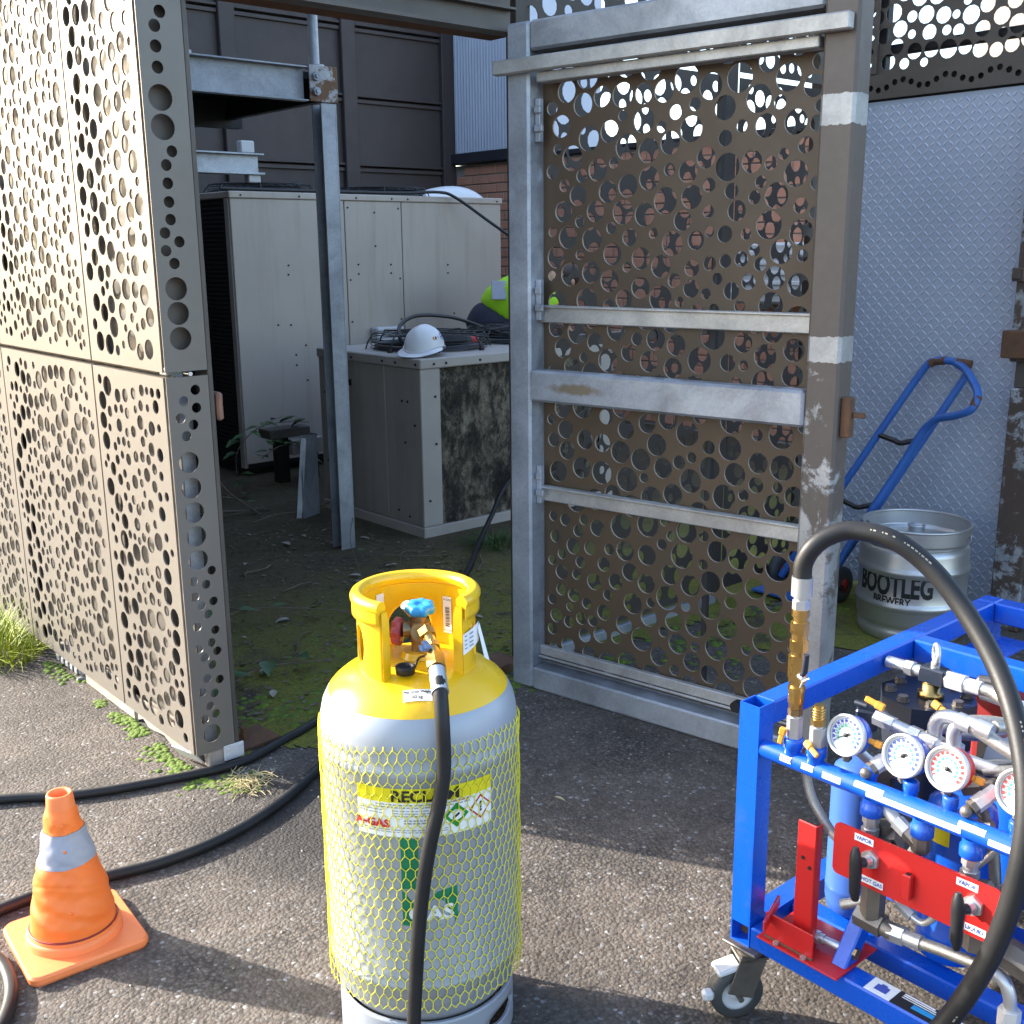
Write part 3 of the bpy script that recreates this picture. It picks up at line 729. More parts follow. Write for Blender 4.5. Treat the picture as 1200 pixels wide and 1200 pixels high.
# ------------------------------------------------------------------ brick building, cladding on top at the far end
bk = thing("brick_building", (7.1, 6, 0), "low red brick building with a strip of blue-grey corrugated cladding, behind the gate", "building")
m = MB(); m.box(7.108, 7.4, 2.0, 9.2, 0, 2.29); m.build("wall", MAT['mortar'], bk)
def brickbox(m, y, z, L): m.box(7.098 + rnd.uniform(-.002, .002), 7.112, y, y + L, z, z + .076, .004)
protos = []
rest = MB(); cnt = 0
for row in range(26):
    z = .03 + row * .0865; off = (row % 2) * .12
    k = 0; y = 8.95 - off
    while y > 3.0:
        y0 = y - .23
        vis = z > 1.02 and y > 4.6
        if vis and cnt < 295:
            if len(protos) < 6:
                m = MB(); m.box(7.096 + .002 * (len(protos) % 3), 7.1075, 0, .23, 0, .076, .004)
                o = m.build("brick", MAT['brick'], bk); o["_p"] = 1; protos.append(o); o.location = Vector((0, y0 + 6, z)) + Vector((0, 0, 0))
                o.location = (0, y0, z)
                del o["_p"]
                o.data.transform(Matrix.Translation((0, 6, 0)))   # mesh was offset by the root; keep brick-local
                o.location = (0, y0 - 6, z)
            else:
                copy_obj(protos[rnd.randrange(6)], bk, (0, y0 - 6, z))
            cnt += 1
        else: brickbox(rest, y0, z, .23)
        y -= .24
rest.build("bricks", MAT['brick'], bk, kind='stuff')
m = MB()
n = 60; prof = []
for k in range(n * 4 + 1):
    y = 8.95 - k * (.9 / (n * 4)) * 1.0
    prof.append((7.085 + .011 * math.sin(k * 2 * math.pi / 11.5), y))
vs = [(x, y, 2.40) for x, y in prof] + [(x, y, 5.2) for x, y in prof]; q = len(prof)
m.add(vs, [(k, q + k, q + k + 1, k + 1) for k in range(q - 1)], True); m.build("corrugated_sheet", MAT['clad'], bk)
m = MB(); m.box(7.03, 7.3, 8.04, 9.0, 2.30, 2.40, .006); m.build("flashing", MAT['flash'], bk)
m = MB(); m.box(7.07, 7.42, 2.0, 8.035, 2.295, 2.34, .006); m.build("coping", MAT['flash'], bk)
m = MB(); m.box(7.11, 8.2, 8.05, 9.0, 2.42, 5.2); m.build("upper_wall", MAT['clad'], bk)
m = MB(); m.box(7.6, 8.6, 3.2, 3.9, 2.0, 4.4, .01); m.build("rendered_block", MAT['ac_beige'], bk)

wb = thing("wall_unit", (6.9, 4.95, 1.1), "white box unit on the brick wall, seen through the holes of the gate", "wall unit")
m = MB(); m.box(6.80, 7.09, 4.60, 5.35, 1.08, 1.52, .02); m.build("casing", MAT['white_d'], wb)
for k in range(5):
    m = MB(); m.box(6.79, 6.7995, 4.66, 5.29, 1.15 + .07 * k, 1.18 + .07 * k, .003); m.build("louvre", MAT['white'], wb)

# ------------------------------------------------------------------ condenser units
def screws(name, pts, n, parent, r=.007):
    m = MB()
    for p in pts:
        p = Vector(p); m.cyl(p, p + Vector(n) * .004, r, n=8)
    return m.build(name, MAT['dark'], parent, kind='stuff')
def fan_guard(cx, cy, z, r, h, parent):
    m = MB()
    for q in (.97, .8, .62, .44, .26): m.ring((cx, cy, z + h), r * q, .003, 36, 5)
    for k in range(4): m.ring((cx, cy, z + .01 + h * k / 5), r * (1.0 - .004 * k), .0022, 40, 5)
    for k in range(8):
        t = math.pi / 4 * k + .3; c, s_ = math.cos(t), math.sin(t)
        m.tube([(cx, cy, z + h + .004), (cx + c * r * .95, cy + s_ * r * .95, z + h + .004), (cx + c * r * 1.05, cy + s_ * r * 1.05, z + h * .5), (cx + c * r * 1.09, cy + s_ * r * 1.09, z + .002)], .0055 if k % 2 == 0 else .004, 6)
        if k % 2 == 0: m.cyl((cx + c * r * 1.09, cy + s_ * r * 1.09, z), (cx + c * r * 1.09, cy + s_ * r * 1.09, z + .016), .016, n=10)
    m.lathe([(r * .95, z + .004), (r * .93, z + .03), (r * .88, z + .031), (r * .86, z + .001)], (cx, cy, 0), 36)
    g = m.build("fan_guard", MAT['black'], parent)
    m = MB(); m.cyl((cx, cy, z - .05), (cx, cy, z + h * .6), .09, n=20)
    for k in range(5):
        t = 2 * math.pi * k / 5
        m.obox((cx + math.cos(t) * r * .5, cy + math.sin(t) * r * .5, z + .005), (r * .75, .16, .006), Matrix.Rotation(t, 3, 'Z') @ Matrix.Rotation(R(22), 3, 'X'))
    m.build("fan", MAT['dark'], g)
    return g
ac = thing("small_condenser_unit", (4.05, 5.06, 0), "low dusty condenser unit with a dirty coil, hard hat on its top", "condenser unit")
AX0, AX1, AY0, AY1, AZ = 3.36, 4.78, 4.57, 5.56, .95
m = MB(); m.box(AX0 + .012, AX1 - .01, AY0 + .03, AY1 - .01, .05, AZ - .03); m.build("cabinet", MAT['dark'], ac)
m = MB(); m.box(AX0, AX0 + .012, AY0 + .33, AY1, .06, AZ - .055, .003); m.box(AX0, AX0 + .012, AY0 + .012, AY0 + .326, .06, AZ - .055, .003); m.build("side_panel", MAT['ac_brown'], ac)
m = MB(); m.box(AX0 - .002, AX0 + .125, AY0, AY0 + .012, .06, AZ - .055, .003); m.build("corner_post", MAT['ac_lite'], ac)
m = MB(); m.box(AX1 - .1, AX1, AY0, AY0 + .012, .06, AZ - .055, .003); m.build("corner_post", MAT['ac_lite'], ac)
m = MB(); m.box(AX0 - .006, AX1 + .006, AY0 - .006, AY1 + .006, .0, .058, .004); m.build("base_frame", MAT['ac_lite'], ac)
m = MB(); m.box(AX0 - .008, AX1 + .008, AY0 - .008, AY1 + .008, AZ - .054, AZ, .006); m.build("top_panel", MAT['ac_lite'], ac)
# coil face: uneven matted surface
m = MB(); nx, nz = 90, 70; vs = []
cr = random.Random(3)
for j in range(nz + 1):
    for i in range(nx + 1):
        x = AX0 + .126 + (AX1 - .1 - AX0 - .127) * i / nx; z = .06 + (AZ - .116) * j / nz
        h = .010 * math.sin(x * 23 + 2 * math.sin(z * 9)) * math.sin(z * 17 + 1.5 * math.sin(x * 13)) + cr.uniform(-.004, .004)
        vs.append((x, AY0 + .016 - max(-.008, min(.012, h)), z))
m.add(vs, [(j * (nx + 1) + i, j * (nx + 1) + i + 1, (j + 1) * (nx + 1) + i + 1, (j + 1) * (nx + 1) + i) for j in range(nz) for i in range(nx)], True)
m.build("coil", MAT['coil'], ac)
m = MB(); m.box(AX0 - .003, AX0, 5.22, 5.29, .76, .795, 0); m.build("vent_slot", MAT['dark'], ac)
screws("screws", [(AX0 - .008, y, AZ - .03) for y in (4.6, 4.78, 4.9, 5.2, 5.45)] + [(AX0, y, z) for y, z in ((4.74, .72), (4.69, .72), (4.72, .5), (4.8, .12), (4.7, .1), (4.63, .6), (5.5, .7), (5.5, .3))], (-1, 0, 0), ac)
screws("screws", [(x, AY0 - .008, AZ - .03) for x in (3.44, 3.52, 3.75, 4.1)] + [(3.40, AY0, .2), (3.45, AY0, .75), (3.45, AY0, .5)], (0, -1, 0), ac)
fan_guard(3.80, 5.08, AZ, .33, .085, ac); fan_guard(4.46, 5.08, AZ, .30, .085, ac)

tc = thing("large_condenser_unit", (4.6, 7.2, 0), "tall beige condenser unit standing behind the low dusty unit", "condenser unit")
TX0, TX1, TY0, TY1, TZ = 3.446, 5.73, 6.69, 7.78, 1.87
m = MB(); m.box(TX0 + .02, TX1 - .012, TY0 + .014, TY1 - .01, .06, TZ - .04); m.build("cabinet", MAT['dark'], tc)
xs = [TX0, 4.307, 4.789, TX1]
for i in range(3):
    m = MB(); m.box(xs[i] + .003, xs[i + 1] - .003, TY0, TY0 + .0135, .09, TZ - .045, .003); m.build("front_panel", MAT['ac_beige'], tc)
m = MB(); m.box(TX1 - .0115, TX1, TY0 + .015, TY1, .09, TZ - .045, .003); m.build("side_panel", MAT['ac_beige'], tc)
m = MB(); m.box(TX0 - .008, TX1 + .01, TY0 - .012, TY1 + .01, TZ - .044, TZ, .006); m.build("top_panel", MAT['ac_beige'], tc)
m = MB(); m.box(TX0 - .006, TX0 + .0195, TY0 + .014, TY0 + .07, .06, TZ - .045, .003); m.build("corner_post", MAT['ac_brown'], tc)
m = MB()
for k in range(60): m.box(TX0 + .004, TX0 + .0195, TY0 + .075, TY1 - .02, .08 + k * .029, .094 + k * .029)
m.build("side_fins", MAT['dark'], tc)
sp = [(3.52, 1.845), (3.95, 1.845), (4.25, 1.845), (4.40, 1.845), (4.70, 1.845), (4.84, 1.845), (5.68, 1.845)]
screws("screws", [(x, TY0 - .012, z) for x, z in sp] + [(x, TY0, z) for x, z in ((3.848, 1.398), (3.844, 1.337), (3.745, 1.008), (3.842, 1.003), (4.405, 1.395), (4.405, 1.33), (4.682, 1.39), (4.682, 1.33), (4.335, 1.78), (4.76, 1.78), (4.335, 1.29), (4.76, 1.29), (4.555, 1.52), (4.555, 1.75), (5.2, 1.38), (5.2, 1.32), (3.87, .8), (3.87, .73), (3.95, .86), (3.95, .62), (4.335, 1.0), (4.76, 1.0), (5.25, 1.02))], (0, -1, 0), tc)
fan_guard(3.95, 7.2, TZ, .36, .07, tc); fan_guard(4.95, 7.2, TZ, .36, .07, tc)
m = MB(); m.box(TX0 + .05, TX1 - .05, TY0 + .1, TY1 - .1, 0, .055); m.build("base_frame", MAT['dark'], tc)

m = MB(); m.box(4.485, 4.72, 6.60, 6.686, .85, .955, .01); m.build("junction_box", MAT['white_d'], label="white junction box on the front of the tall beige unit", cat="junction box", base=(4.6, 6.64, .85))

# white curved duct and its dark sleeve
du = thing("white_duct", (6.0, 7.4, 1.4), "white curved duct elbow standing out behind the right end of the tall unit", "duct")
pth = [(5.45, 7.45, 1.80), (5.65, 7.45, 1.86), (5.85, 7.45, 1.885), (6.02, 7.45, 1.86), (6.13, 7.45, 1.78), (6.17, 7.45, 1.65), (6.17, 7.45, 1.62)]
m = MB(); m.tube(smooth_path(pth, 4), .115, 20); m.build("elbow", MAT['white'], du)
m = MB(); m.lathe([(.118, 1.60), (.121, 1.60), (.121, 1.63), (.118, 1.63)], (6.17, 7.45, 0), 24); m.build("clamp_band", MAT['steel'], du)
m = MB(); m.cyl((6.17, 7.45, 1.2), (6.17, 7.45, 1.618), .10, n=20); m.build("sleeve", MAT['dark'], du)

# ------------------------------------------------------------------ galvanised platform on a post
pf = thing("steel_platform", (2.93, 4.72, 0), "galvanised steel platform on a channel post with a rusty bolted bracket", "platform")
m = MB(); m.box(2.981, 2.988, 4.67, 4.755, .0, 2.163, .001); m.box(2.905, 2.9805, 4.67, 4.677, 0, 2.163, .001); m.box(2.905, 2.9805, 4.748, 4.755, 0, 2.163, .001); m.build("post", MAT['galv'], pf)
m = MB(); m.box(1.44, 2.835, 4.70, 4.707, 2.166, 2.318, .001); m.box(1.44, 2.835, 4.66, 4.6995, 2.311, 2.318, .001); m.box(1.44, 2.835, 4.66, 4.6995, 2.166, 2.173, .001); m.build("front_beam", MAT['galv'], pf)
m = MB(); m.box(2.84, 2.99, 4.655, 4.662, 2.166, 2.325, .002); m.build("end_plate", mat_galv("rusty_zinc", (.45, .46, .48), (.17, .07, .02), .5, .45, .3, 9), pf)
for z in (2.21, 2.275):
    m = MB(); m.hexn((2.87, 4.655, z), (2.87, 4.637, z), .02); m.cyl((2.87, 4.637, z), (2.87, 4.628, z), .010, n=10); m.build("bolt", MAT['galv'], pf)
m = MB(); m.box(1.44, 2.99, 4.71, 6.9, 2.27, 2.30); m.box(2.90, 2.94, 4.72, 6.9, 2.17, 2.265); m.box(1.44, 2.99, 5.6, 5.66, 2.13, 2.265); m.build("deck", MAT['dark'], pf)
for x in (1.60, 2.25, 2.91):
    m = MB(); m.cyl((x, 4.72, 2.319), (x, 4.72, 3.5), .024 if x > 2.5 else .024, n=14); m.cyl((x, 4.72, 2.319), (x, 4.72, 2.335), .045, n=14); m.build("handrail_post", MAT['galv'], pf)
m = MB(); m.cyl((1.50, 4.72, 2.60), (2.23, 4.72, 2.60), .02, n=12); m.build("handrail", MAT['galv'], pf)
ib = thing("steel_beam", (3.2, 6.3, 1.95), "short galvanised I-beam end with a white block, under the dark platform deck", "beam")
m = MB(); m.box(1.5, 3.45, 6.296, 6.304, 1.958, 2.058); m.box(1.5, 3.47, 6.25, 6.35, 2.0585, 2.068, .001); m.box(1.5, 3.47, 6.25, 6.35, 1.945, 1.9575, .001); m.build("web_and_flanges", MAT['galv'], ib)
m = MB(); m.box(3.33, 3.42, 6.27, 6.33, 2.069, 2.14, .006); m.box(3.37, 3.45, 6.27, 6.33, 1.90, 1.944, .004); m.build("block", MAT['white_d'], ib)

# ------------------------------------------------------------------ leaning sheet, dark steel stand, cables
lean = Matrix.Rotation(R(41), 3, 'Z') @ Matrix.Rotation(R(-7), 3, 'X')
m = MB(); c = Vector((3.20, 5.45, .232))
m.obox(c, (.15, .006, .475), Matrix.Rotation(R(22), 3, 'Z') @ Matrix.Rotation(R(6), 3, 'Y') @ Matrix.Rotation(R(-4), 3, 'X'))
m.obox(c + Vector((-.07, -.022, -.004)), (.03, .006, .465), Matrix.Rotation(R(-30), 3, 'Z') @ Matrix.Rotation(R(6), 3, 'Y') @ Matrix.Rotation(R(-4), 3, 'X'))
m.build("metal_cover", MAT['galv'], label="bent galvanised cover strip leaning against the low unit behind the post", cat="metal cover", base=(3.2, 5.45, 0))
st = thing("steel_stand", (3.6, 6.35, 0), "dark steel stand overgrown by a vine before the tall beige unit", "stand")
m = MB(); m.box(3.42, 3.72, 6.30, 6.45, .31, .37, .004); m.build("top", MAT['bronze_d'], st)
m = MB(); m.box(3.55, 3.78, 6.25, 6.2995, .20, .30, .004); m.build("bracket", MAT['ac_brown'], st)
for x in (3.56, 3.78):
    m = MB(); m.box(x - .05, x + .03, 6.36, 6.44, 0, .2995, .004); m.build("leg", MAT['dark'], st)

def cable(name, pts, r, mt, label, cat, group=None, per=8, n=8, base=None):
    m = MB(); m.tube(smooth_path(pts, per), r, n)
    return m.build(name, MAT[mt], None, label, cat, group, base=base or pts[0])
cable("cable", [(3.40, 6.72, 1.885), (3.8, 6.70, 1.884), (4.3, 6.71, 1.886), (4.8, 6.70, 1.888), (5.116, 6.67, 1.90), (5.22, 6.60, 1.86), (5.391, 6.45, 1.70), (5.52, 6.25, 1.53), (5.6, 6.12, 1.36)], .011, 'black', "thin black cable running along the top edge of the tall beige unit", "cable")
cable("hose", [(3.62, 5.02, .955), (3.60, 5.08, 1.02), (3.66, 5.15, 1.085), (3.82, 5.2, 1.125), (4.067, 5.2, 1.103), (4.30, 5.22, 1.036), (4.52, 5.25, .96), (4.7, 5.35, .80)], .011, 'black', "black hose arching over the low unit behind the white hard hat", "hose")

# ------------------------------------------------------------------ hard hat on the low unit
hat = thing("hard_hat", (3.50, 4.72, .95), "white hard hat resting on the front corner of the low unit", "hard hat")
fwd = R(205)
def hatpt(t, v):
    # t around (0 = peak), v 0..1 from rim to crown
    ph = v * math.pi / 2
    x, y = .124 * math.cos(t) * math.cos(ph) ** .8, .102 * math.sin(t) * math.cos(ph) ** .85
    lift = .03 * max(0, math.sin(t) ** 2 - .1) * (1 - v) ** 3
    z = .024 + .134 * math.sin(ph) ** .95 + lift
    ridge = .006 * math.exp(-(y / .022) ** 2) * (v > .3) * min(1, (v - .3) * 3)
    return Vector((x, y, z + ridge))
m = MB(); nu, nv = 48, 14
Rz = Matrix.Rotation(fwd, 3, 'Z')
vs = [Vector((3.50, 4.72, .95)) + Rz @ hatpt(2 * math.pi * i / nu, min(j / nv, .995)) for j in range(nv + 1) for i in range(nu)]
m.add(vs, [(j * nu + i, j * nu + (i + 1) % nu, (j + 1) * nu + (i + 1) % nu, (j + 1) * nu + i) for j in range(nv) for i in range(nu)], True)
m.build("shell", MAT['white'], hat)
m = MB(); vs = []; k2 = 25
for q in range(3):
    for i in range(k2):
        t = -R(95) + R(190) * i / (k2 - 1); ex = 1 + q * .18 * max(0, math.cos(t)) ** .6 + q * .02
        p = hatpt(t, 0); vs.append(Vector((3.50, 4.72, .95)) + Rz @ Vector((p.x * ex, p.y * ex, p.z - q * .009)))
m.add(vs, [(q * k2 + i, (q + 1) * k2 + i, (q + 1) * k2 + i + 1, q * k2 + i + 1) for q in range(2) for i in range(k2 - 1)], True)
m.build("peak", MAT['white'], hat)
m = MB(); vs = [Vector((3.50, 4.72, .95)) + Rz @ (hatpt(2 * math.pi * i / nu, 0) * f + Vector((0, 0, dz))) for f, dz in ((1.0, .0), (1.045, -.004), (1.045, .004), (1.0, .006)) for i in range(nu)]
m.add(vs, [(j * nu + i, j * nu + (i + 1) % nu, ((j + 1) % 4) * nu + (i + 1) % nu, ((j + 1) % 4) * nu + i) for j in range(4) for i in range(nu)], True)
m.build("rim", MAT['white'], hat)
# flat print on the hat side
def hat_print(t, v, w_, h_, mt, name):
    m = MB(); vs = []
    for j in range(5):
        for i in range(5):
            p = hatpt(t + (i / 4 - .5) * w_, v + (j / 4 - .5) * h_); vs.append(Vector((3.50, 4.72, .95)) + Rz @ (p + Vector((p.x, p.y, p.z * .5)).normalized() * .0012))
    m.add(vs, [(j * 5 + i, j * 5 + i + 1, (j + 1) * 5 + i + 1, (j + 1) * 5 + i) for j in range(4) for i in range(4)], True); m.build(name, MAT[mt], hat)
hat_print(1.12, .30, .10, .1, 'orange', "printed_mark"); hat_print(1.26, .30, .10, .1, 'ink', "printed_mark"); hat_print(1.45, .32, .07, .08, 'grey_ink', "printed_mark")
m = MB(); vs = []
tc_, vc_ = 1.80, .33
for k in range(24):
    for f in (.75, 1.0):
        a_ = 2 * math.pi * k / 24; p = hatpt(tc_ + .16 * f * math.cos(a_), vc_ + .12 * f * math.sin(a_)); vs.append(Vector((3.50, 4.72, .95)) + Rz @ (p + p.normalized() * .0014))
m.add(vs, [(2 * k, 2 * k + 1, (2 * k + 3) % 48, (2 * k + 2) % 48) for k in range(24)]); m.build("round_emblem", MAT['dial_b'], hat)
hat_print(1.80, .33, .2, .05, 'dial_b', "emblem_bar")

# ------------------------------------------------------------------ red and black power tool lying behind the hat
dr = thing("power_tool", (3.95, 4.95, .955), "red and black cordless power tool lying beside the hard hat", "power tool")
m = MB(); m.cyl((3.80, 4.98, .995), (3.95, 4.93, .99), .032, .034, n=14); m.cyl((3.95, 4.93, .99), (3.975, 4.922, .99), .034, .028, n=14); m.build("motor_housing", MAT['black'], dr)
m = MB(); m.cyl((3.976, 4.922, .99), (4.02, 4.905, .988), .026, .018, n=14); m.build("chuck", MAT['red'], dr)
m = MB(); m.tube([(3.84, 4.965, .985), (3.86, 5.02, .975), (3.88, 5.08, .975)], [.022, .021, .024], 10); m.build("handle", MAT['black'], dr)
m = MB(); m.obox((3.89, 5.11, .985), (.10, .05, .06), Matrix.Rotation(R(-15), 3, 'Z'), .008); m.build("battery", MAT['black'], dr)

# ------------------------------------------------------------------ worker bending over behind the low unit
pw = thing("person", (5.08, 5.98, 0), "person in a yellow-green hi-vis top bending over behind the low unit, mostly hidden", "person")
def skinned(verts, edges, radii, sub=2, root=0):
    me = bpy.data.meshes.new("t"); me.from_pydata(verts, edges, []); me.update()
    ob = bpy.data.objects.new("t", me); COL.objects.link(ob)
    md = ob.modifiers.new("s", 'SKIN'); md.use_smooth_shade = True
    for i, r in enumerate(radii):
        r = r if isinstance(r, tuple) else (r, r)
        me.skin_vertices[0].data[i].radius = r
        me.skin_vertices[0].data[i].use_root = (i == root)
    sb = ob.modifiers.new("u", 'SUBSURF'); sb.levels = sub; sb.render_levels = sub
    vf = eval_mesh(ob); bpy.data.objects.remove(ob); bpy.data.meshes.remove(me)
    return vf
BX, BY = Vector((.80, -.60, 0)), Vector((.60, .80, 0))      # BX: the way he leans; BY: his left
PB = Vector((4.97, 5.98, 0))
def bp(a, b_, z): return PB + BX * a + BY * b_ + Vector((0, 0, z))
V = [bp(0, 0, .95), bp(.08, 0, 1.08), bp(.20, 0, 1.22), bp(.36, 0, 1.30), bp(.47, 0, 1.31), bp(.55, 0, 1.29), bp(.63, 0, 1.27),
     bp(.36, .17, 1.27), bp(.50, .22, 1.02), bp(.62, .12, .86), bp(.36, -.17, 1.27), bp(.48, -.22, 1.02), bp(.62, -.12, .86),
     bp(0, .10, .90), bp(.05, .12, .48), bp(-.04, .13, .09), bp(.14, .14, .05), bp(0, -.10, .90), bp(.08, -.12, .48), bp(-.02, -.13, .09), bp(.16, -.14, .05)]
E_ = [(0, 1), (1, 2), (2, 3), (3, 4), (4, 5), (5, 6), (3, 7), (7, 8), (8, 9), (3, 10), (10, 11), (11, 12), (0, 13), (13, 14), (14, 15), (15, 16), (0, 17), (17, 18), (18, 19), (19, 20)]
RR = [.10, .08, .08, .10, .06, .085, .085, .062, .045, .034, .062, .045, .034, .085, .062, .05, .045, .085, .062, .05, .045]
def body(name, mt, keep, grow, parent):
    idx = {k: i for i, k in enumerate(keep)}
    vf = skinned([V[k] for k in keep], [(idx[a], idx[b_]) for a, b_ in E_ if a in idx and b_ in idx], [RR[k] + grow for k in keep])
    m = MB(); m.add(vf[0], vf[1], True); return m.build(name, MAT[mt], parent)
body("body", 'skin', list(range(21)), 0, pw)
V2 = list(V)
body("trousers", 'navy', [0, 13, 14, 15, 17, 18, 19], .022, pw)
# shirt: navy hem, hi-vis yoke
m = MB(); vf = skinned([bp(-.02, 0, .88), bp(.02, 0, .98), bp(.09, 0, 1.12)], [(0, 1), (1, 2)], [.175, .172, .155]); m.add(*vf, True); m.build("shirt_hem", MAT['navy'], pw)
vf = skinned([bp(.05, .02, 1.03), bp(.13, 0, 1.16), bp(.30, 0, 1.27), bp(.43, 0, 1.30), V[7], bp(.45, .21, 1.08), V[10], bp(.44, -.21, 1.08)], [(0, 1), (1, 2), (2, 3), (2, 4), (4, 5), (2, 6), (6, 7)], [.165, .17, .165, .10, .085, .07, .085, .07])
vf = ([p + Vector((.7, -.6, .3)) * (.007 * math.sin(p.z * 46 + p.x * 30 + 2 * math.sin(p.y * 25)) + .004 * math.sin(p.z * 95 - p.y * 60)) for p in vf[0]], vf[1])
m = MB(); m.add(*vf, True); m.build("hi_vis_top", MAT['hivis'], pw)
m = MB(); m.obox(bp(.085, -.165, 1.22), (.10, .012, .13), Matrix.Rotation(R(-37), 3, 'Z') @ Matrix.Rotation(R(-18), 3, 'X'), .004); m.build("silver_patch", MAT['reflect'], pw)
m = MB(); m.ball(bp(.60, 0, 1.305), .098, 14, 8, (1, .95, .8)); m.build("hair", MAT['hair'], pw)
m = MB(); m.ball(bp(.70, 0, 1.235), .016, 8, 5); m.build("nose", MAT['skin'], pw)
for s_ in (-1, 1):
    m = MB(); m.ball(bp(.60, .092 * s_, 1.265), .025, 8, 5, (.7, .5, 1)); m.build("ear", MAT['skin'], pw)
    m = MB(); m.ball(bp(.685, .032 * s_, 1.262), .011, 8, 5); m.build("eye", MAT['ink'], pw)
    vs = []; es = []; rr = []
    w0 = bp(.62, .12 * s_, .86); vs.append(w0); rr.append(.03); vs.append(w0 + BX * .035 + Vector((0, 0, -.06))); rr.append((.038, .018)); es.append((0, 1))
    for k in range(4):
        b0 = w0 + BX * .05 + BY * (.027 - .018 * k) + Vector((0, 0, -.09)); i = len(vs)
        L = (.030, .035, .032, .025)[k]
        vs += [b0, b0 + BX * .006 + Vector((0, 0, -L)), b0 - BX * .012 + Vector((0, 0, -L * 1.8))]; rr += [.0095, .0085, .0075]; es += [(1, i), (i, i + 1), (i + 1, i + 2)]
    i = len(vs); vs += [w0 + BY * .04 * -s_ + BX * .02 + Vector((0, 0, -.045)), w0 + BY * .055 * -s_ + BX * .02 + Vector((0, 0, -.08))]; rr += [.011, .009]; es += [(0, i), (i, i + 1)]
    vf = skinned(vs, es, rr, 1); m = MB(); m.add(*vf, True); m.build("hand", MAT['skin'], pw)
# ------------------------------------------------------------------ refrigerant cylinder
G = Vector((1.13, 1.572, 0)); TC = -G.normalized(); RT = Vector((-TC.y, TC.x, 0))
CR = .184
def cp(phi, z, r=CR): p = R(phi); return G + (TC * math.cos(p) + RT * math.sin(p)) * r + Vector((0, 0, z))
cy = thing("gas_cylinder", G, "silver gas cylinder with a yellow collar wrapped in yellow netting, hose on its valve", "gas cylinder")
def lathe_c(prof, n=72):
    m = MB(); m.lathe(prof, G, n); return m
m = lathe_c([(.03, .085), (.12, .088), (.155, .10), (.172, .125), (.181, .155), (.1835, .185), (.186, .188), (.1865, .192), (.186, .196), (.184, .199), (.184, .604), (.186, .607), (.1868, .613), (.186, .619), (.184, .622), (.184, .648), (.1825, .668), (.178, .689), (.170, .706), (.1665, .711)])
m.build("body", MAT['cyl_grey'], cy)
m = lathe_c([(.167, .7107), (.158, .7215), (.142, .735), (.12, .747), (.09, .757), (.05, .763), (.001, .765)]); m.build("shoulder", MAT['yellow'], cy)
# grid on a cylinder with cut-outs; vertices near a hole edge snap on to it
def cut_grid(phi0, phi1, z0, z1, r, thick, nu, nv, holes, top=None):
    pts = []
    for j in range(nv + 1):
        for i in range(nu + 1):
            ph = phi0 + (phi1 - phi0) * i / nu; z = z0 + (z1 - z0) * j / nv
            for hp, hz_, ha, hb in holes:
                dx, dz = R(ph - hp) * r / ha, (z - hz_) / hb; q = math.hypot(dx, dz)
                tol = 1.0 * max(R((phi1 - phi0) / nu) * r / ha, (z1 - z0) / nv / hb) * .75
                if q > 1e-6 and abs(q - 1) < tol: ph = hp + math.degrees(dx / q * ha / r); z = hz_ + dz / q * hb
            pts.append((ph, z))
    keep = []
    for j in range(nv):
        for i in range(nu):
            a = [j * (nu + 1) + i, j * (nu + 1) + i + 1, (j + 1) * (nu + 1) + i + 1, (j + 1) * (nu + 1) + i]
            ph = sum(pts[k][0] for k in a) / 4; z = sum(pts[k][1] for k in a) / 4
            if any(math.hypot(R(ph - hp) * r / ha, (z - hz_) / hb) < .985 for hp, hz_, ha, hb in holes): continue
            keep.append(a)
    m = MB(); n0 = len(pts)
    vs = [cp(p, z, r) for p, z in pts] + [cp(p, z, r - thick) for p, z in pts]
    fs = [tuple(a) for a in keep] + [tuple(n0 + k for k in reversed(a)) for a in keep]
    edges = {}
    for a in keep:
        for k in range(4):
            e = (a[k], a[(k + 1) % 4]); edges[e] = 1
    sides = [(e[1], e[0], n0 + e[0], n0 + e[1]) for e in edges if (e[1], e[0]) not in edges]
    m.add(vs, fs, True); k0 = len(m.f)
    m.f += sides; m.sm += [False] * len(sides)
    return m
m = cut_grid(0, 360, 0, .108, .171, .005, 150, 14, [(p, .062, .048, .016) for p in (-50, 12, 58, 130, 200, 250)]); m.build("foot_ring", MAT['cyl_grey'], cy)
CA, CB = 49, 325
m = cut_grid(CA, CB, .742, .886, .109, .005, 150, 40, [(188, .788, .045, .045), (80, .805, .022, .036), (288, .805, .022, .036)]); m.build("collar", MAT['yellow'], cy)
m = MB(); m.tube([cp(CA + (CB - CA) * k / 60, .887, .107) for k in range(61)], .0128, 12)
m.build("collar_rim", MAT['yellow'], cy)
m = cut_grid(CA, CB, .856, .887, .117, .003, 90, 4, []); m.build("collar_band", MAT['yellow'], cy)
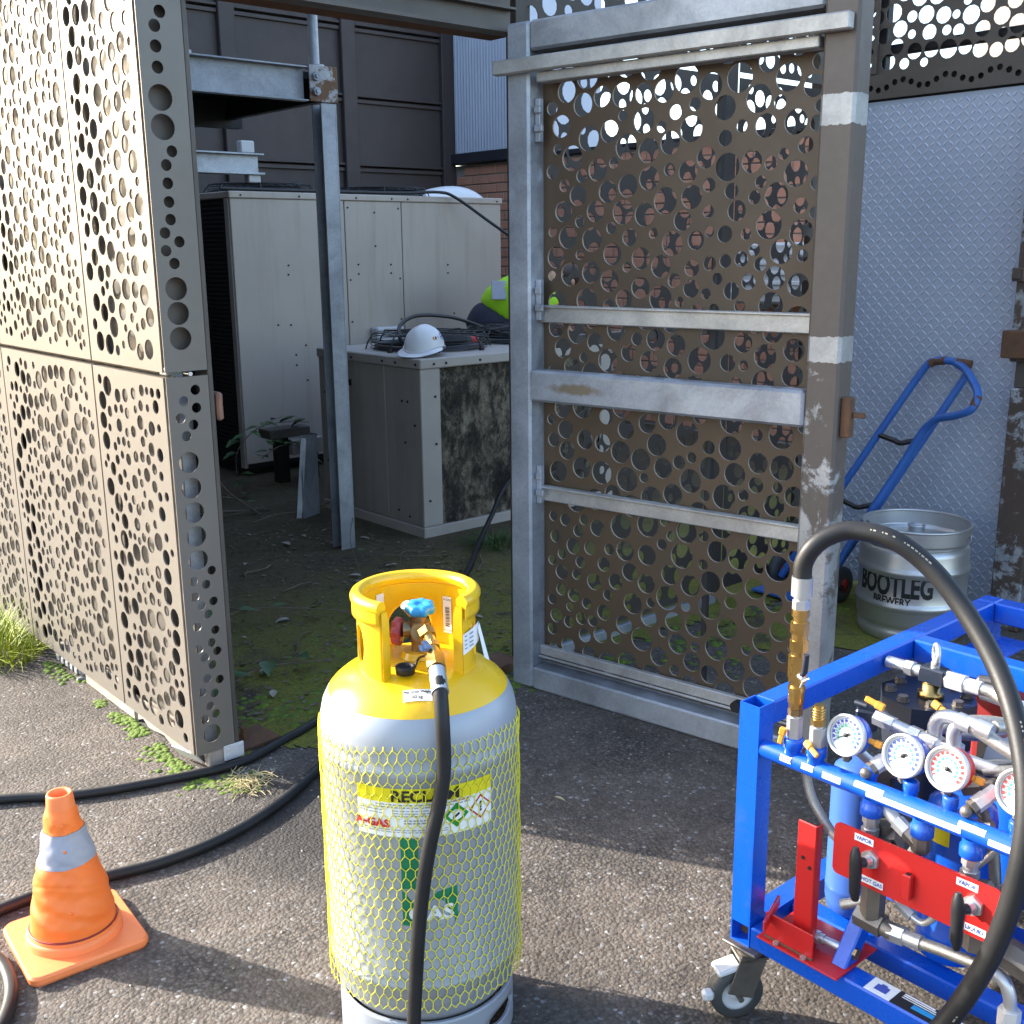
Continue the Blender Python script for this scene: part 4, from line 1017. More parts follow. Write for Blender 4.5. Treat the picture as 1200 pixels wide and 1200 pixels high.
for ph, sgn in ((CA, -1), (CB, 1)):
    m = MB(); c0 = cp(ph, 0, .107); t = (TC * -math.sin(R(ph)) + RT * math.cos(R(ph))) * sgn
    inn = (G - c0); inn.z = 0; inn.normalize()
    b0 = c0 + t * .0; vs = []
    for z, wd in ((.740, .018), (.858, .018), (.88, .012)):
        vs += [b0 + Vector((0, 0, z)), b0 + t * wd * .12 + inn * wd * .9 + Vector((0, 0, z)), b0 + t * .003 + Vector((0, 0, z)) - inn * .003, b0 + t * (wd * .12 + .003) + inn * wd * .9 + Vector((0, 0, z))]
    m.add(vs, [(0, 1, 5, 4), (4, 5, 9, 8), (2, 6, 7, 3), (6, 10, 11, 7), (1, 3, 7, 5), (5, 7, 11, 9), (0, 4, 6, 2), (4, 8, 10, 6)]); m.build("collar_flange", MAT['yellow'], cy)
# protective net: hexagons around the body
m = MB(); NC, NR = 70, 26; z0n, z1n = .150, .672; dz = (z1n - z0n) / NR; nr = random.Random(5)
wob = [[(nr.gauss(0, .16), nr.gauss(0, .0011)) for _ in range(2 * NC)] for _ in range(NR + 2)]
def nv_(j, k):
    a = dz * .22; k %= 2 * NC
    z = z0n + j * dz + (a if (k + j) % 2 else -a) + .012 * math.sin(k * 2 * math.pi / (2 * NC) * 2 + 1) * (j / NR) + .006 * math.sin(k * .35 + j * .4) * 0
    ph = 180 * k / NC + 1.2 * math.sin(j * .55 + k * .05) * .5 + wob[j][k][0]; z += wob[j][k][1]
    r = CR + .0035 + .0012 * math.sin(k * .8 + j)
    if z > .648: r = min(r, math.sqrt(max(.0, 1 - ((z - .648) / .065) ** 2)) * .184 + .004)
    if z < .165: r += (.165 - z) * .12
    return cp(ph, z, r)
def strand(p, q, r=.00105):
    d = (q - p).normalized(); o = ((p + q) / 2 - G); o.z = 0; o.normalize(); s_ = d.cross(o)
    vs = [p + o * r, p + s_ * r, p - o * r * .6, p - s_ * r, q + o * r, q + s_ * r, q - o * r * .6, q - s_ * r]
    m.add(vs, [(0, 1, 5, 4), (1, 2, 6, 5), (2, 3, 7, 6), (3, 0, 4, 7)], True)
for j in range(NR + 1):
    for k in range(2 * NC):
        if j < NR: strand(nv_(j, k), nv_(j, k + 1))
        if (k + j) % 2:
            if j < NR - 1: strand(nv_(j, k), nv_(j + 1, k))
            elif j == NR - 1 and True:
                p = nv_(j, k); strand(p, p + Vector((0, 0, .012)) + (G - p).normalized() * .004 * Vector((1, 1, 0)).length)
m.build("netting", MAT['net'], cy, kind='stuff')
# printed labels on the body
def patch(name, mt, p0, p1, z0, z1, dr, n=24, r=CR, zf=None):
    m = MB(); vs = []
    for i in range(n + 1):
        ph = p0 + (p1 - p0) * i / n
        vs += [cp(ph, z0, r + dr), cp(ph, z1, r + dr)]
    m.add(vs, [(2 * i, 2 * i + 2, 2 * i + 3, 2 * i + 1) for i in range(n)], True)
    return m.build(name, MAT[mt], cy)
def wrap_text(name, st, mt, size, ph, z, dr=.0018, align='CENTER', bold=0, sx=1.0, r=CR, par=None):
    vf = text(st, size, align, 0, bold, sx); m = MB()
    m.add([cp(ph + math.degrees(p.x / r), z + p.y, r + dr) for p in vf[0]], vf[1]); return m.build(name, MAT[mt], par or cy)
def poly_patch(name, mt, pts, dr, par=None, r=CR):
    m = MB(); m.add([cp(p, z, r + dr) for p, z in pts], [tuple(range(len(pts)))]); return m.build(name, MAT[mt], par or cy)
lb = patch("label", 'paper', -37.5, 42, .496, .588, .0008)
patch("label_stripe", 'lab_y', -37.5, 42, .562, .589, .0012).parent = cy
wrap_text("lettering", "RECLAIM", 'ink', .029, 2, .5745, .0034, bold=.0009, sx=1.05)
wrap_text("logo_lettering", "A-GAS", 'red_ink', .020, -28, .5215, .0032, bold=.0009, sx=1.15)
lines = MB(); lr = random.Random(11)
def fine(ph0, ph1, z, h=.0022):
    ph = ph0
    while ph < ph1:
        wv_ = lr.uniform(1.0, 3.6); e_ = min(ph + wv_, ph1)
        lines.add([cp(ph, z, CR + .0014), cp(e_, z, CR + .0014), cp(e_, z + h, CR + .0014), cp(ph, z + h, CR + .0014)], [(0, 1, 2, 3)]); ph = e_ + .7
for k, z in enumerate((.557, .552)): fine(-26, 28, z, .002)
for z in (.546, .541, .536): fine(-16, 5, z, .0016)
for z in (.546, .540): fine(-36, -22, z, .0016)
for z in (.527, .522): fine(-10, 4, z, .0026)
for z in (.509, .505): fine(-36, 14, z, .0015)
lines.build("small_print", MAT['grey_ink'], cy)
wrap_text("lettering", "WARNING", 'red_ink', .006, 22, .5585, .0015)
def diamond(ph, z, s_, mt, dr): return [(ph - math.degrees(s_ / CR), z), (ph, z - s_), (ph + math.degrees(s_ / CR), z), (ph, z + s_)]
poly_patch("hazard_diamond", 'lab_g', diamond(19, .531, .0235, 0, 0), .0016)
poly_patch("bottle_mark", 'ink', [(17.2, .524), (20.8, .532), (20.4, .536), (16.8, .528)], .002)
poly_patch("hazard_diamond", 'red_ink', diamond(34, .534, .0235, 0, 0), .0016)
poly_patch("hazard_diamond_field", 'paper', diamond(34, .534, .0195, 0, 0), .002)
wrap_text("lettering", "!", 'ink', .026, 34, .534, .0024, bold=.0008)
poly_patch("logo_column", 'logo_g', [(-12.5, .395), (-3, .395), (-3, .492), (-12.5, .496)], .0008)
poly_patch("logo_block", 'logo_g', [(-12.5, .322), (-3, .319), (8, .319), (18.5, .322), (18.5, .393), (7, .387), (-3, .350), (-12.5, .395)], .0008)
poly_patch("logo_stroke", 'cyl_grey', [(-5, .3745), (1.5, .372), (11.5, .480), (9, .493), (4, .493)], .0012)
poly_patch("logo_triangle", 'grey_ink', [(8.5, .405), (18.6, .438), (18.6, .492)], .0008)
wrap_text("logo_lettering", "GAS", 'paper', .040, 3.5, .344, .0014, bold=.0012, sx=1.1)
# small label on the shoulder
def dome(ph, rad):   # shoulder height at radius
    t = [(.158, .7215), (.142, .735), (.12, .747), (.09, .757), (.05, .763)]
    for (ra, za), (rb, zb) in zip(t, t[1:]):
        if ra >= rad >= rb: return za + (zb - za) * (ra - rad) / (ra - rb)
    return .765
def dome_patch(name, mt, s0, s1, d0, d1, lift, nx=8, ny=4):
    m = MB(); vs = []
    for j in range(ny + 1):
        for i in range(nx + 1):
            p = TC * (d0 + (d1 - d0) * j / ny) + RT * (s0 + (s1 - s0) * i / nx); r_ = p.length
            vs.append(G + p + Vector((0, 0, dome(0, r_) + lift)))
    m.add(vs, [(j * (nx + 1) + i, j * (nx + 1) + i + 1, (j + 1) * (nx + 1) + i + 1, (j + 1) * (nx + 1) + i) for j in range(ny) for i in range(nx)], True)
    return m.build(name, MAT[mt], cy)
dome_patch("weight_label", 'paper', -.027, .024, .121, .143, .0012)
for st, dd, sz in (("Max Gross Weight", .127, .0062), ("60 kg", .137, .0085)):
    vf = text(st, sz, 'CENTER', 0, .0002); m = MB(); vs = []
    for p in vf[0]:
        q = TC * (dd - p.y) + RT * (p.x - .002); vs.append(G + q + Vector((0, 0, dome(0, q.length) + .0028)))
    m.add(vs, vf[1]); m.build("lettering", MAT['ink'], cy)
# barcode label inside the collar, wrapped data label on the right leg
patch("barcode_label", 'paper', 146 - 7, 146 + 3.5, .777, .85, -.0062, 6, .109)
bars = MB(); q = 0.0
while q < .040:
    wv_ = lr.uniform(.0008, .0024); bars.add([cp(141.3, .79 + q, .1025), cp(146.8, .79 + q, .1025), cp(146.8, .79 + q + wv_, .1025), cp(141.3, .79 + q + wv_, .1025)], [(0, 1, 2, 3)]); q += wv_ + lr.uniform(.0008, .0022)
bars.build("barcode", MAT['ink'], cy)
for z in (.782, .844):
    vf = text("A-GAS", .006, 'CENTER'); m = MB(); m.add([cp(144 - math.degrees(p.x / .1025), z + p.y, .1024) for p in vf[0]], vf[1]); m.build("lettering", MAT['ink'], cy)
patch("collar_label", 'paper', 216, 226, .835, .862, -.0062, 5, .109)
m = MB(); vs = []
for i in range(9):
    ph = 47 + i * 3.4; vs += [cp(ph, .790 + .003 * i * .5, .1125 + .0006 * i), cp(ph, .829 + .003 * i * .4, .1125 + .0006 * i)]
m.add(vs, [(2 * i, 2 * i + 2, 2 * i + 3, 2 * i + 1) for i in range(8)], True)
tail = [cp(74, .836, .119), cp(76, .762, .136), cp(70, .772, .130), cp(70, .828, .118)]
m.add(tail, [(0, 1, 2, 3)]); m.build("data_tag", MAT['paper'], cy)
dl = MB()
for z in (.823, .815, .807, .800): dl.add([cp(49, z, .1136), cp(52, z + .001, .1146), cp(52, z + .0035, .1146), cp(49, z + .0025, .1136)], [(0, 1, 2, 3)]); dl.add([cp(55, z + .002, .1155), cp(61, z + .003, .1168), cp(61, z + .0055, .1168), cp(55, z + .0045, .1155)], [(0, 1, 2, 3)])
dl.build("small_print", MAT['grey_ink'], cy)
# valve
m = MB(); m.cyl(G + Vector((0, 0, .7645)), G + Vector((0, 0, .776)), .032, .026, n=20); m.build("valve_boss", MAT['yellow'], cy)
vb = MB(); V0 = G + Vector((.005, -.002, 0))
def vz(z): return V0 + Vector((0, 0, z))
vb.cyl(vz(.776), vz(.800), .016, n=16); vb.cyl(vz(.800), vz(.832), .021, .02, n=16); vb.cyl(vz(.832), vz(.846), .013, n=14)
vb.cyl(vz(.816), vz(.816) - RT * .03, .014, n=14); vb.cyl(vz(.818), vz(.822) + TC * .036, .016, n=16); vb.cyl(vz(.825), vz(.85) - TC * .03, .013, n=12)
valve = vb.build("valve", MAT['bronze_v'], cy)
def handwheel(c, ax, r, h, mt, lobes=7):
    m = MB(); ax = Vector(ax).normalized(); a = ax.orthogonal().normalized(); b_ = ax.cross(a); n = lobes * 8; vs = []
    for rr_, hh in ((.45, -h * .5), (.86, -h * .5), (1, -h * .25), (1, h * .25), (.86, h * .5), (.4, h * .5), (.25, h * .35)):
        for k in range(n):
            t = 2 * math.pi * k / n; q = r * rr_ * (1 + (.09 * math.cos(lobes * t) if rr_ > .6 else 0)); vs.append(Vector(c) + a * q * math.cos(t) + b_ * q * math.sin(t) + ax * hh)
    m.add(vs, [(j * n + k, j * n + (k + 1) % n, (j + 1) * n + (k + 1) % n, (j + 1) * n + k) for j in range(6) for k in range(n)], True)
    m.add(vs[:n], [tuple(reversed(range(n)))]); m.add(vs[-n:], [tuple(range(n))])
    return m.build("handwheel", MAT[mt], valve)
handwheel(vz(.857) + RT * .003, Vector((0, 0, 1)) + TC * .12, .026, .018, 'bluewheel')
handwheel(vz(.813) - RT * .040, RT * 1.0 + TC * .25, .025, .017, 'redwheel')
m = MB(); m.cyl(vz(.858) - TC * .018 - RT * .025, vz(.838) - TC * .03 - RT * .012, .010, n=10); m.build("relief_plug", MAT['poly'], valve)
cap = MB(); c0 = G + TC * .080 - RT * .022 + Vector((0, 0, .7605))
cap.lathe([(.0, .002), (.017, .002), (.018, .012), (.0185, .016), (.014, .017), (.013, .006), (.0, .006)], c0, 20)
cap.tube(smooth_path([c0 + Vector((0, 0, .012)) + RT * .017, c0 + RT * .025 - TC * .02 + Vector((0, 0, .022)), c0 + RT * .04 - TC * .05 + Vector((0, 0, .018)), vz(.79)], 5), .0022, 6)
cap.build("dust_cap", MAT['rubber'], cy)
# hose from the valve: brass fittings, ball valve, black hose
OUT = [(1.117, 1.526, .827), (1.108, 1.501, .816), (1.098, 1.478, .806), (1.086, 1.456, .796), (1.075, 1.439, .79), (1.065, 1.422, .782), (1.052, 1.4, .766), (1.042, 1.383, .715), (1.04, 1.38, .638), (1.032, 1.384, .576), (1.017, 1.392, .505), (1.005, 1.398, .433), (.994, 1.404, .334), (.986, 1.407, .233), (.98, 1.409, .147), (.971, 1.40, .06), (.95, 1.37, .018), (.88, 1.25, .014), (.7, 1.1, .014)]
O_ = [Vector(p) for p in OUT]
ch = thing("charging_hose", O_[0], "black hose with brass fittings hanging down the front of the netted gas cylinder", "hose")
m = MB(); m.tube(smooth_path([O_[5] + (O_[5] - O_[4]) * .2] + O_[6:], 8), .0128, 14); m.build("rubber_hose", MAT['rubber'], ch)
m = MB(); m.hexn(O_[0], O_[0].lerp(O_[1], .6), .017); m.cyl(O_[0].lerp(O_[1], .6), O_[1], .012, n=14); m.cyl(O_[1], O_[3], .0125, n=14); m.hexn(O_[1].lerp(O_[2], .3), O_[1].lerp(O_[2], .75), .0155); m.hexn(O_[2].lerp(O_[3], .6), O_[4], .0185)
m.build("brass_fittings", MAT['brass'], ch)
m = MB(); q = O_[2] - RT * .012 + Vector((0, 0, .014)); m.obox(q, (.012, .034, .006), Matrix.Rotation(math.atan2(TC.y, TC.x) - R(80), 3, 'Z') , .002); m.obox(q - Vector((0, 0, .006)) - RT * .004, (.018, .022, .008), Matrix.Rotation(math.atan2(TC.y, TC.x) - R(80), 3, 'Z'), .003); m.build("valve_lever", MAT['blue_h'], ch)
m = MB(); m.cyl(O_[4], O_[6], .0148, .0155, n=16); m.build("crimp_sleeve", MAT['steel'], ch)

# ------------------------------------------------------------------ traffic cone
cn = thing("traffic_cone", (.685, 2.293, 0), "orange traffic cone with a grey reflective band standing on the asphalt", "traffic cone")
cc = Vector((.685, 2.293, 0)); rot = Matrix.Rotation(R(-4), 3, 'Z')
def rsq(h, rad, z, n=6):
    out = []
    for cx, cy_, a0 in ((1, 1, 0), (-1, 1, 90), (-1, -1, 180), (1, -1, 270)):
        for k in range(n + 1):
            t = R(a0 + 90 * k / n); out.append(cc + rot @ Vector((cx * (h - rad) + rad * math.cos(t), cy_ * (h - rad) + rad * math.sin(t), z)))
    return out
m = MB(); L = [rsq(.124, .022, .0), rsq(.127, .024, .006), rsq(.127, .024, .017), rsq(.123, .022, .0225), rsq(.10, .012, .0235)]
n = len(L[0])
for a, b_ in zip(L, L[1:]): m.add(a + b_, [(k, (k + 1) % n, n + (k + 1) % n, n + k) for k in range(n)], True)
m.add(L[-1], [tuple(range(n))]); m.add(L[0], [tuple(reversed(range(n)))])
m.build("base", MAT['cone_b'], cn)
prof = [(.026, .100), (.034, .098), (.04, .0965), (.047, .0955), (.052, .0905), (.08, .0865), (.11, .0815), (.14, .0755), (.17, .068), (.20, .0605), (.212, .0565), (.213, .0558), (.24, .050), (.27, .0437), (.282, .0412), (.283, .0405), (.30, .0375), (.316, .0345), (.322, .0322), (.329, .0298)]
def cone_pt(z, t, r):
    wr = .0032 * math.sin(2 * t + z * 38) * math.sin(z * 70 + 1.5 * math.sin(t + z * 20)) + .0010 * abs(math.sin(2.5 * t - z * 95 + 1.3 * math.sin(3 * t))) - .0013 * math.exp(-((z - .16 - .012 * math.sin(t * 2)) / .004) ** 2) + .0006 * math.sin(9 * t + z * 160 + 2 * math.sin(z * 60))
    f = min(1, max(0, (z - .05) / .03)) * min(1, max(0, (.325 - z) / .02))
    return cc + Vector(((r + wr * f) * math.cos(t), (r + wr * f) * math.sin(t), z))
def cone_part(z0, z1, name, mt, nz=40, gr=0):
    m = MB(); n = 64; vs = []
    for j in range(nz + 1):
        z = z0 + (z1 - z0) * j / nz
        for a, b_ in zip(prof, prof[1:]):
            if a[0] <= z <= b_[0]: r = a[1] + (b_[1] - a[1]) * (z - a[0]) / (b_[0] - a[0]); break
        for k in range(n): vs.append(cone_pt(z, 2 * math.pi * k / n, r + gr))
    m.add(vs, [(j * n + k, j * n + (k + 1) % n, (j + 1) * n + (k + 1) % n, (j + 1) * n + k) for j in range(nz) for k in range(n)], True)
    return m.build(name, MAT[mt], cn)
m = MB(); m.lathe([(.102, .0236), (.101, .036), (.0985, .043), (.094, .044)], cc, 56); m.build("collar", MAT['cone_b'], cn)
cone_part(.0435, .206, "lower_cover", 'cone', 50); cone_part(.206, .279, "reflective_band", 'reflect', 30, .0012); cone_part(.279, .329, "upper_cover", 'cone', 20)
m = MB(); m.lathe([(.0305, .322), (.0295, .333), (.0275, .357), (.026, .361), (.0215, .3605), (.019, .356), (.018, .32)], cc, 32); m.build("top_cap", MAT['cone_b'], cn)
m = MB()
for z in (.30, .245, .175, .115):
    t = math.atan2(-.93, -.37) + .05
    for a, b_ in zip(prof, prof[1:]):
        if a[0] <= z <= b_[0]: r = a[1]
    p = cone_pt(z, t, r); m.ball(p, .0036, 8, 5)
m.build("studs", MAT['cone'], cn)
m = MB(); m.tube([cone_pt(.052, 2 * math.pi * k / 48, .0925) for k in range(48)], .0022, 6, closed=True); m.build("elastic_hem", MAT['red_d'], cn)

# ------------------------------------------------------------------ ground hoses
cable("ground_hose", [(.1, 3.45, .014), (.45, 3.22, .014), (.76, 3.06, .014), (.946, 2.935, .014), (1.171, 2.855, .014), (1.352, 2.815, .014), (1.52, 2.86, .014), (1.75, 2.95, .014), (2.2, 3.22, .014), (2.7, 3.55, .014), (3.149, 3.94, .014), (3.42, 4.2, .03), (3.70, 4.41, .12), (3.86, 4.5, .22), (4.1, 4.53, .38)], .0135, 'rubber', "black hose running along the ground past the wall end to the low unit", "hose", n=12)
cable("ground_hose", [(2.2, 3.12, .014), (1.95, 2.93, .014), (1.72, 2.76, .014), (1.547, 2.645, .014), (1.335, 2.521, .014), (1.144, 2.455, .014), (.971, 2.445, .014), (.832, 2.475, .014), (.70, 2.505, .014), (.585, 2.505, .014), (.42, 2.49, .014), (.2, 2.45, .014)], .0145, 'rubber', "black hose curving across the asphalt behind the traffic cone to the gas cylinder", "hose", n=12)
cable("ground_hose", [(.25, 2.42, .014), (.40, 2.41, .014), (.50, 2.38, .014), (.527, 2.30, .014), (.515, 2.19, .014), (.470, 2.095, .014), (.40, 2.02, .014), (.3, 1.95, .014)], .0145, 'rubber', "bend of black hose in the lower left corner beside the cone base", "hose", n=12)

# ------------------------------------------------------------------ keg
K = Vector((3.93, 2.11, 0)); KT = -K.normalized(); KR = Vector((-KT.y, KT.x, 0))
kg = thing("beer_keg", K, "dented steel beer keg with black lettering standing before the tread plate door", "keg")
m = MB(); m.lathe([(.180, .0), (.190, .0), (.198, .012), (.199, .045), (.193, .055), (.199, .066), (.204, .08), (.204, .125), (.206, .130), (.2115, .14), (.2115, .15), (.206, .16), (.204, .165), (.204, .262), (.206, .267), (.2115, .277), (.2115, .287), (.206, .297), (.204, .302), (.203, .345), (.199, .362), (.190, .370), (.185, .372)], K, 64)
m.build("body", MAT['keg'], kg)
def keg_chime():
    nu, nv = 120, 16; m = MB(); vs = []
    for j in range(nv + 1):
        for i in range(nu): 
            z = .369 + .075 * j / nv; r = .188 + .016 * min(1, j / 4)
            p = 2 * math.pi * i / nu; vs.append(K + (KT * math.cos(p) + KR * math.sin(p)) * r + Vector((0, 0, z)))
    fs = []
    for j in range(nv):
        for i in range(nu):
            ph = math.degrees(2 * math.pi * (i + .5) / nu); z = .369 + .075 * (j + .5) / nv
            if any(math.hypot(((ph - a + 180) % 360 - 180) / 15, (z - .405) / .016) < 1 for a in (78, 258)): continue
            fs.append((j * nu + i, j * nu + (i + 1) % nu, (j + 1) * nu + (i + 1) % nu, (j + 1) * nu + i))
    m.add(vs, fs, True); o = m.build("top_chime", MAT['keg'], kg)
    sm = o.modifiers.new("solid", 'SOLIDIFY'); sm.thickness = .004; sm.offset = -1
keg_chime()
m = MB(); m.ring(K + Vector((0, 0, .445)), .2015, .0062, 72, 8); m.build("rolled_rim", MAT['keg'], kg)
m = MB(); m.lathe([(.187, .371), (.16, .382), (.10, .392), (.04, .396), (.032, .396)], K, 48); m.build("top_dome", MAT['keg'], kg)
m = MB(); m.lathe([(.031, .393), (.031, .425), (.033, .428), (.033, .434), (.026, .435), (.024, .426), (.012, .424), (.001, .424)], K, 28); m.build("spear_valve", MAT['steel'], kg)
def keg_text(st, size, ph, z, sx, bold):
    vf = text(st, size, 'CENTER', 0, bold, sx); m = MB(); vs = []
    for p in vf[0]:
        a = R(ph) + p.x / .2045; vs.append(K + (KT * math.cos(a) + KR * math.sin(a)) * .2052 + Vector((0, 0, z + p.y)))
    m.add(vs, vf[1]); return m.build("lettering", MAT['ink'], kg)
keg_text("BOOTLEG", .118, -21, .229, .58, .0045); keg_text("BREWERY", .042, -21, .170, .80, .0014)

# ------------------------------------------------------------------ hand trolley
tr = thing("hand_trolley", (4.0, 2.6, 0), "worn blue hand trolley leaning on the tread plate door behind the keg", "hand trolley")
A0, A1 = Vector((3.98, 2.76, .07)), Vector((4.235, 2.297, 1.003)); B0, B1 = Vector((3.98, 2.54, .07)), Vector((4.235, 2.102, 1.011))
def tub(name, pts, r, mt='trol', per=5):
    m = MB(); m.tube(smooth_path(pts, per) if len(pts) > 2 else pts, r, 12); return m.build(name, MAT[mt], tr)
tub("side_rail", [A0, A0.lerp(A1, .5), A0.lerp(A1, .97), (4.24, 2.255, 1.035), (4.23, 2.20, 1.043), (4.225, 2.15, 1.04)], .0155)
tub("side_rail", [B0, B1], .0155)
tub("handle_top", [(4.225, 2.153, 1.04), (4.232, 2.095, 1.035)], .017, 'rust')
tub("handle_grip", [(4.235, 2.272, 1.024), (4.24, 2.25, 1.036), (4.23, 2.20, 1.044)], .0168, 'rust')
tub("handle_loop", [(4.225, 2.155, 1.036), (4.19, 2.10, 1.02), (4.13, 2.035, .985), (4.09, 1.99, .94), (4.06, 1.995, .885), (4.065, 2.06, .853), (4.08, 2.134, .832), (4.085, 2.175, .80), (4.082, 2.205, .76), (4.06, 2.27, .62), (4.0, 2.37, .40), (3.93, 2.47, .15)], .0155)
tub("handle_corner", [(4.085, 1.985, .93), (4.063, 1.99, .895)], .0168, 'rust')
for f, pth in ((.7, None), (.4, None)):
    p, q = A0.lerp(A1, f), B0.lerp(B1, f); d = (p + q) / 2 + Vector((-.03, -.02, -.02))
    tub("cross_strap", [p, p.lerp(d, .6), d, q.lerp(d, .6), q], .011, 'black')
tub("axle", [Vector((4.0, 2.83, .075)), Vector((4.0, 2.46, .075))], .012, 'dark')
m = MB(); m.obox((3.95, 2.65, .02), (.20, .34, .008)); m.build("toe_plate", MAT['trol'], tr)
for y in (2.80, 2.49):
    ax = Matrix.Rotation(R(90), 3, 'X'); m = MB(); m.lathe([(.03, -.02), (.06, -.022), (.078, -.012), (.08, 0), (.078, .012), (.06, .022), (.03, .02)], (4.03, y, .08), 28, axis=ax); wl = m.build("wheel", MAT['rubber2'], tr)
    m = MB(); m.lathe([(.001, -.018), (.045, -.018), (.045, .018), (.001, .018)], (4.03, y, .08), 20, axis=ax); m.build("hub", MAT['red'], wl)
# ------------------------------------------------------------------ blue recovery cart
cart = thing("gauge_cart", (2.05, .75, 0), "blue steel cart carrying pressure gauges, valves and tanks, at the right edge", "cart")
X0, X1, Y0, Y1 = 1.585, 2.55, .20, 1.175
def cpart(name, mt, *boxes, label=None, par=None, b=.0035):
    m = MB()
    for q in boxes: m.box(*q, b)
    return m.build(name, MAT[mt], par or cart, label)
# front left post is an open tube
m = MB(); t = .003
m.box(X0, X0 + t, 1.13, Y1, .212, .668); m.box(X0 + .045 - t, X0 + .045, 1.13, Y1, .212, .668); m.box(X0 + t, X0 + .045 - t, 1.13, 1.13 + t, .212, .668); m.box(X0 + t, X0 + .045 - t, Y1 - t, Y1, .212, .668)
m.build("post", MAT['blue'], cart)
cpart("post_inside", 'rust', (X0 + .0035, X0 + .0415, 1.1335, 1.1715, .55, .60), b=0)
m = MB()
m.box(X0, 2.505, 1.13, 1.133, .165, .2115); m.box(X0, 2.505, 1.172, Y1, .165, .2115); m.box(X0, 2.505, 1.133, 1.172, .165, .168); m.box(X0, 2.505, 1.133, 1.172, .2085, .2115)
m.build("base_rail", MAT['blue'], cart)
cpart("rail_inside", 'rust', (X0 + .03, X0 + .04, 1.1335, 1.1715, .1685, .208), b=0)
cpart("base_rail", 'blue', (X0, X0 + .05, Y0, 1.1298, .165, .211))
cpart("base_rail", 'blue', (2.50, X1, Y0, 1.1298, .165, .211))
cpart("base_rail", 'blue', (X0 + .051, 2.499, Y0, Y0 + .045, .165, .211))
cpart("base_rail", 'blue', (1.93, 1.975, Y0 + .046, 1.1298, .165, .211))
cpart("base_rail", 'blue', (1.72, 1.765, Y0 + .046, 1.1298, .165, .205))
cpart("top_rail", 'blue', (X0 + .0455, 2.4995, 1.13, Y1, .620, .668))
cpart("post", 'blue', (2.5, X1, 1.13, Y1, .2115, .668))
cpart("top_rail", 'blue', (2.5, X1, Y0, 1.1295, .620, .668))
cpart("cross_rail", 'blue', (2.13, 2.175, Y0, 1.1295, .618, .668))
cpart("lifting_plate", 'blue', (2.19, 2.49, 1.03, 1.1285, .590, .596), b=.001)
cpart("post", 'blue', (X0, X0 + .045, Y0, Y0 + .045, .2115, .668))
m = MB(); m.obox((1.665, .945, .27), (.035, .03, .17), Matrix.Rotation(R(38), 3, 'Y'), .003); m.build("strut", MAT['blue'], cart)
# caster
def caster(x, y, a):
    m = MB(); m.box(x - .04, x + .04, y - .04, y + .04, .158, .1648, .002); m.cyl((x, y, .138), (x, y, .1575), .026, n=16); c = m.build("caster_mount", MAT['steel_d'], cart)
    rz = Matrix.Rotation(a, 3, 'Z'); o = Vector((x, y, 0)) + rz @ Vector((.028, 0, 0))
    m = MB()
    for s_ in (-1, 1): m.obox(Vector((x, y, .098)) + rz @ Vector((.014, s_ * .024, 0)), (.055, .004, .085), rz @ Matrix.Rotation(R(-18), 3, 'Y'), .001)
    m.obox(Vector((x, y, .134)) + rz @ Vector((0, 0, 0)), (.06, .052, .006), rz, .001); m.cyl(o + Vector((0, 0, .055)) + rz @ Vector((0, -.034, 0)), o + Vector((0, 0, .055)) + rz @ Vector((0, .034, 0)), .006, n=10)
    m.build("fork", MAT['steel_d'], c)
    m = MB(); ax = rz @ Matrix.Rotation(R(90), 3, 'X')
    m.lathe([(.034, -.017), (.050, -.018), (.0545, -.013), (.055, 0), (.0545, .013), (.050, .018), (.034, .017)], o + Vector((0, 0, .055)), 36, axis=ax); m.build("tyre", MAT['rubber2'], c)
    m = MB(); m.lathe([(.001, -.015), (.012, -.016), (.014, -.010), (.030, -.010), (.036, -.0155), (.036, .0155), (.030, .010), (.014, .010), (.012, .016), (.001, .015)], o + Vector((0, 0, .055)), 28, axis=ax); m.build("wheel_hub", MAT['flash' if 0 else 'white_d'], c)
    m = MB(); m.obox(o + Vector((0, 0, .112)) + rz @ Vector((.02, 0, 0)), (.05, .045, .012), rz @ Matrix.Rotation(R(15), 3, 'Y'), .004); m.obox(o + Vector((0, 0, .062)) + rz @ Vector((.062, .012, 0)), (.022, .022, .02), rz, .005); m.build("brake_pedal", MAT['white_d'], c)
    return c
caster(1.61, 1.145, R(150)); caster(2.50, 1.145, R(60)); caster(1.62, .24, R(130)); caster(2.50, .24, R(80))

# gauge header pipe with sockets
PX, PZ = 1.603, .583
m = MB(); m.cyl((PX, 1.1295, PZ), (PX, Y0, PZ), .0175, n=24)
m.build("header_pipe", MAT['blue'], cart)
def socket(x, y, z0, z1, r=.0175):
    m = MB(); s_ = 1 if z1 > z0 else -1
    m.lathe([(r, z0), (r, z0 + s_ * abs(z1 - z0) * .35), (r * 1.18, z0 + s_ * abs(z1 - z0) * .45), (r * 1.18, z1 - s_ * .002), (r * 1.05, z1), (r * .6, z1), (.001, z1 - s_ * .004)], (x, y, 0), 24); return m.build("socket", MAT['blue'], cart)
for y in (1.066, 1.017): socket(PX, y, .594, .627, .0155)
for y in (.902, .808, .722, .60, .48): socket(PX, y, .572, .538, .0165)
for y in (.915, .84, .77, .66): socket(PX + .012, y, .592, .622, .011)
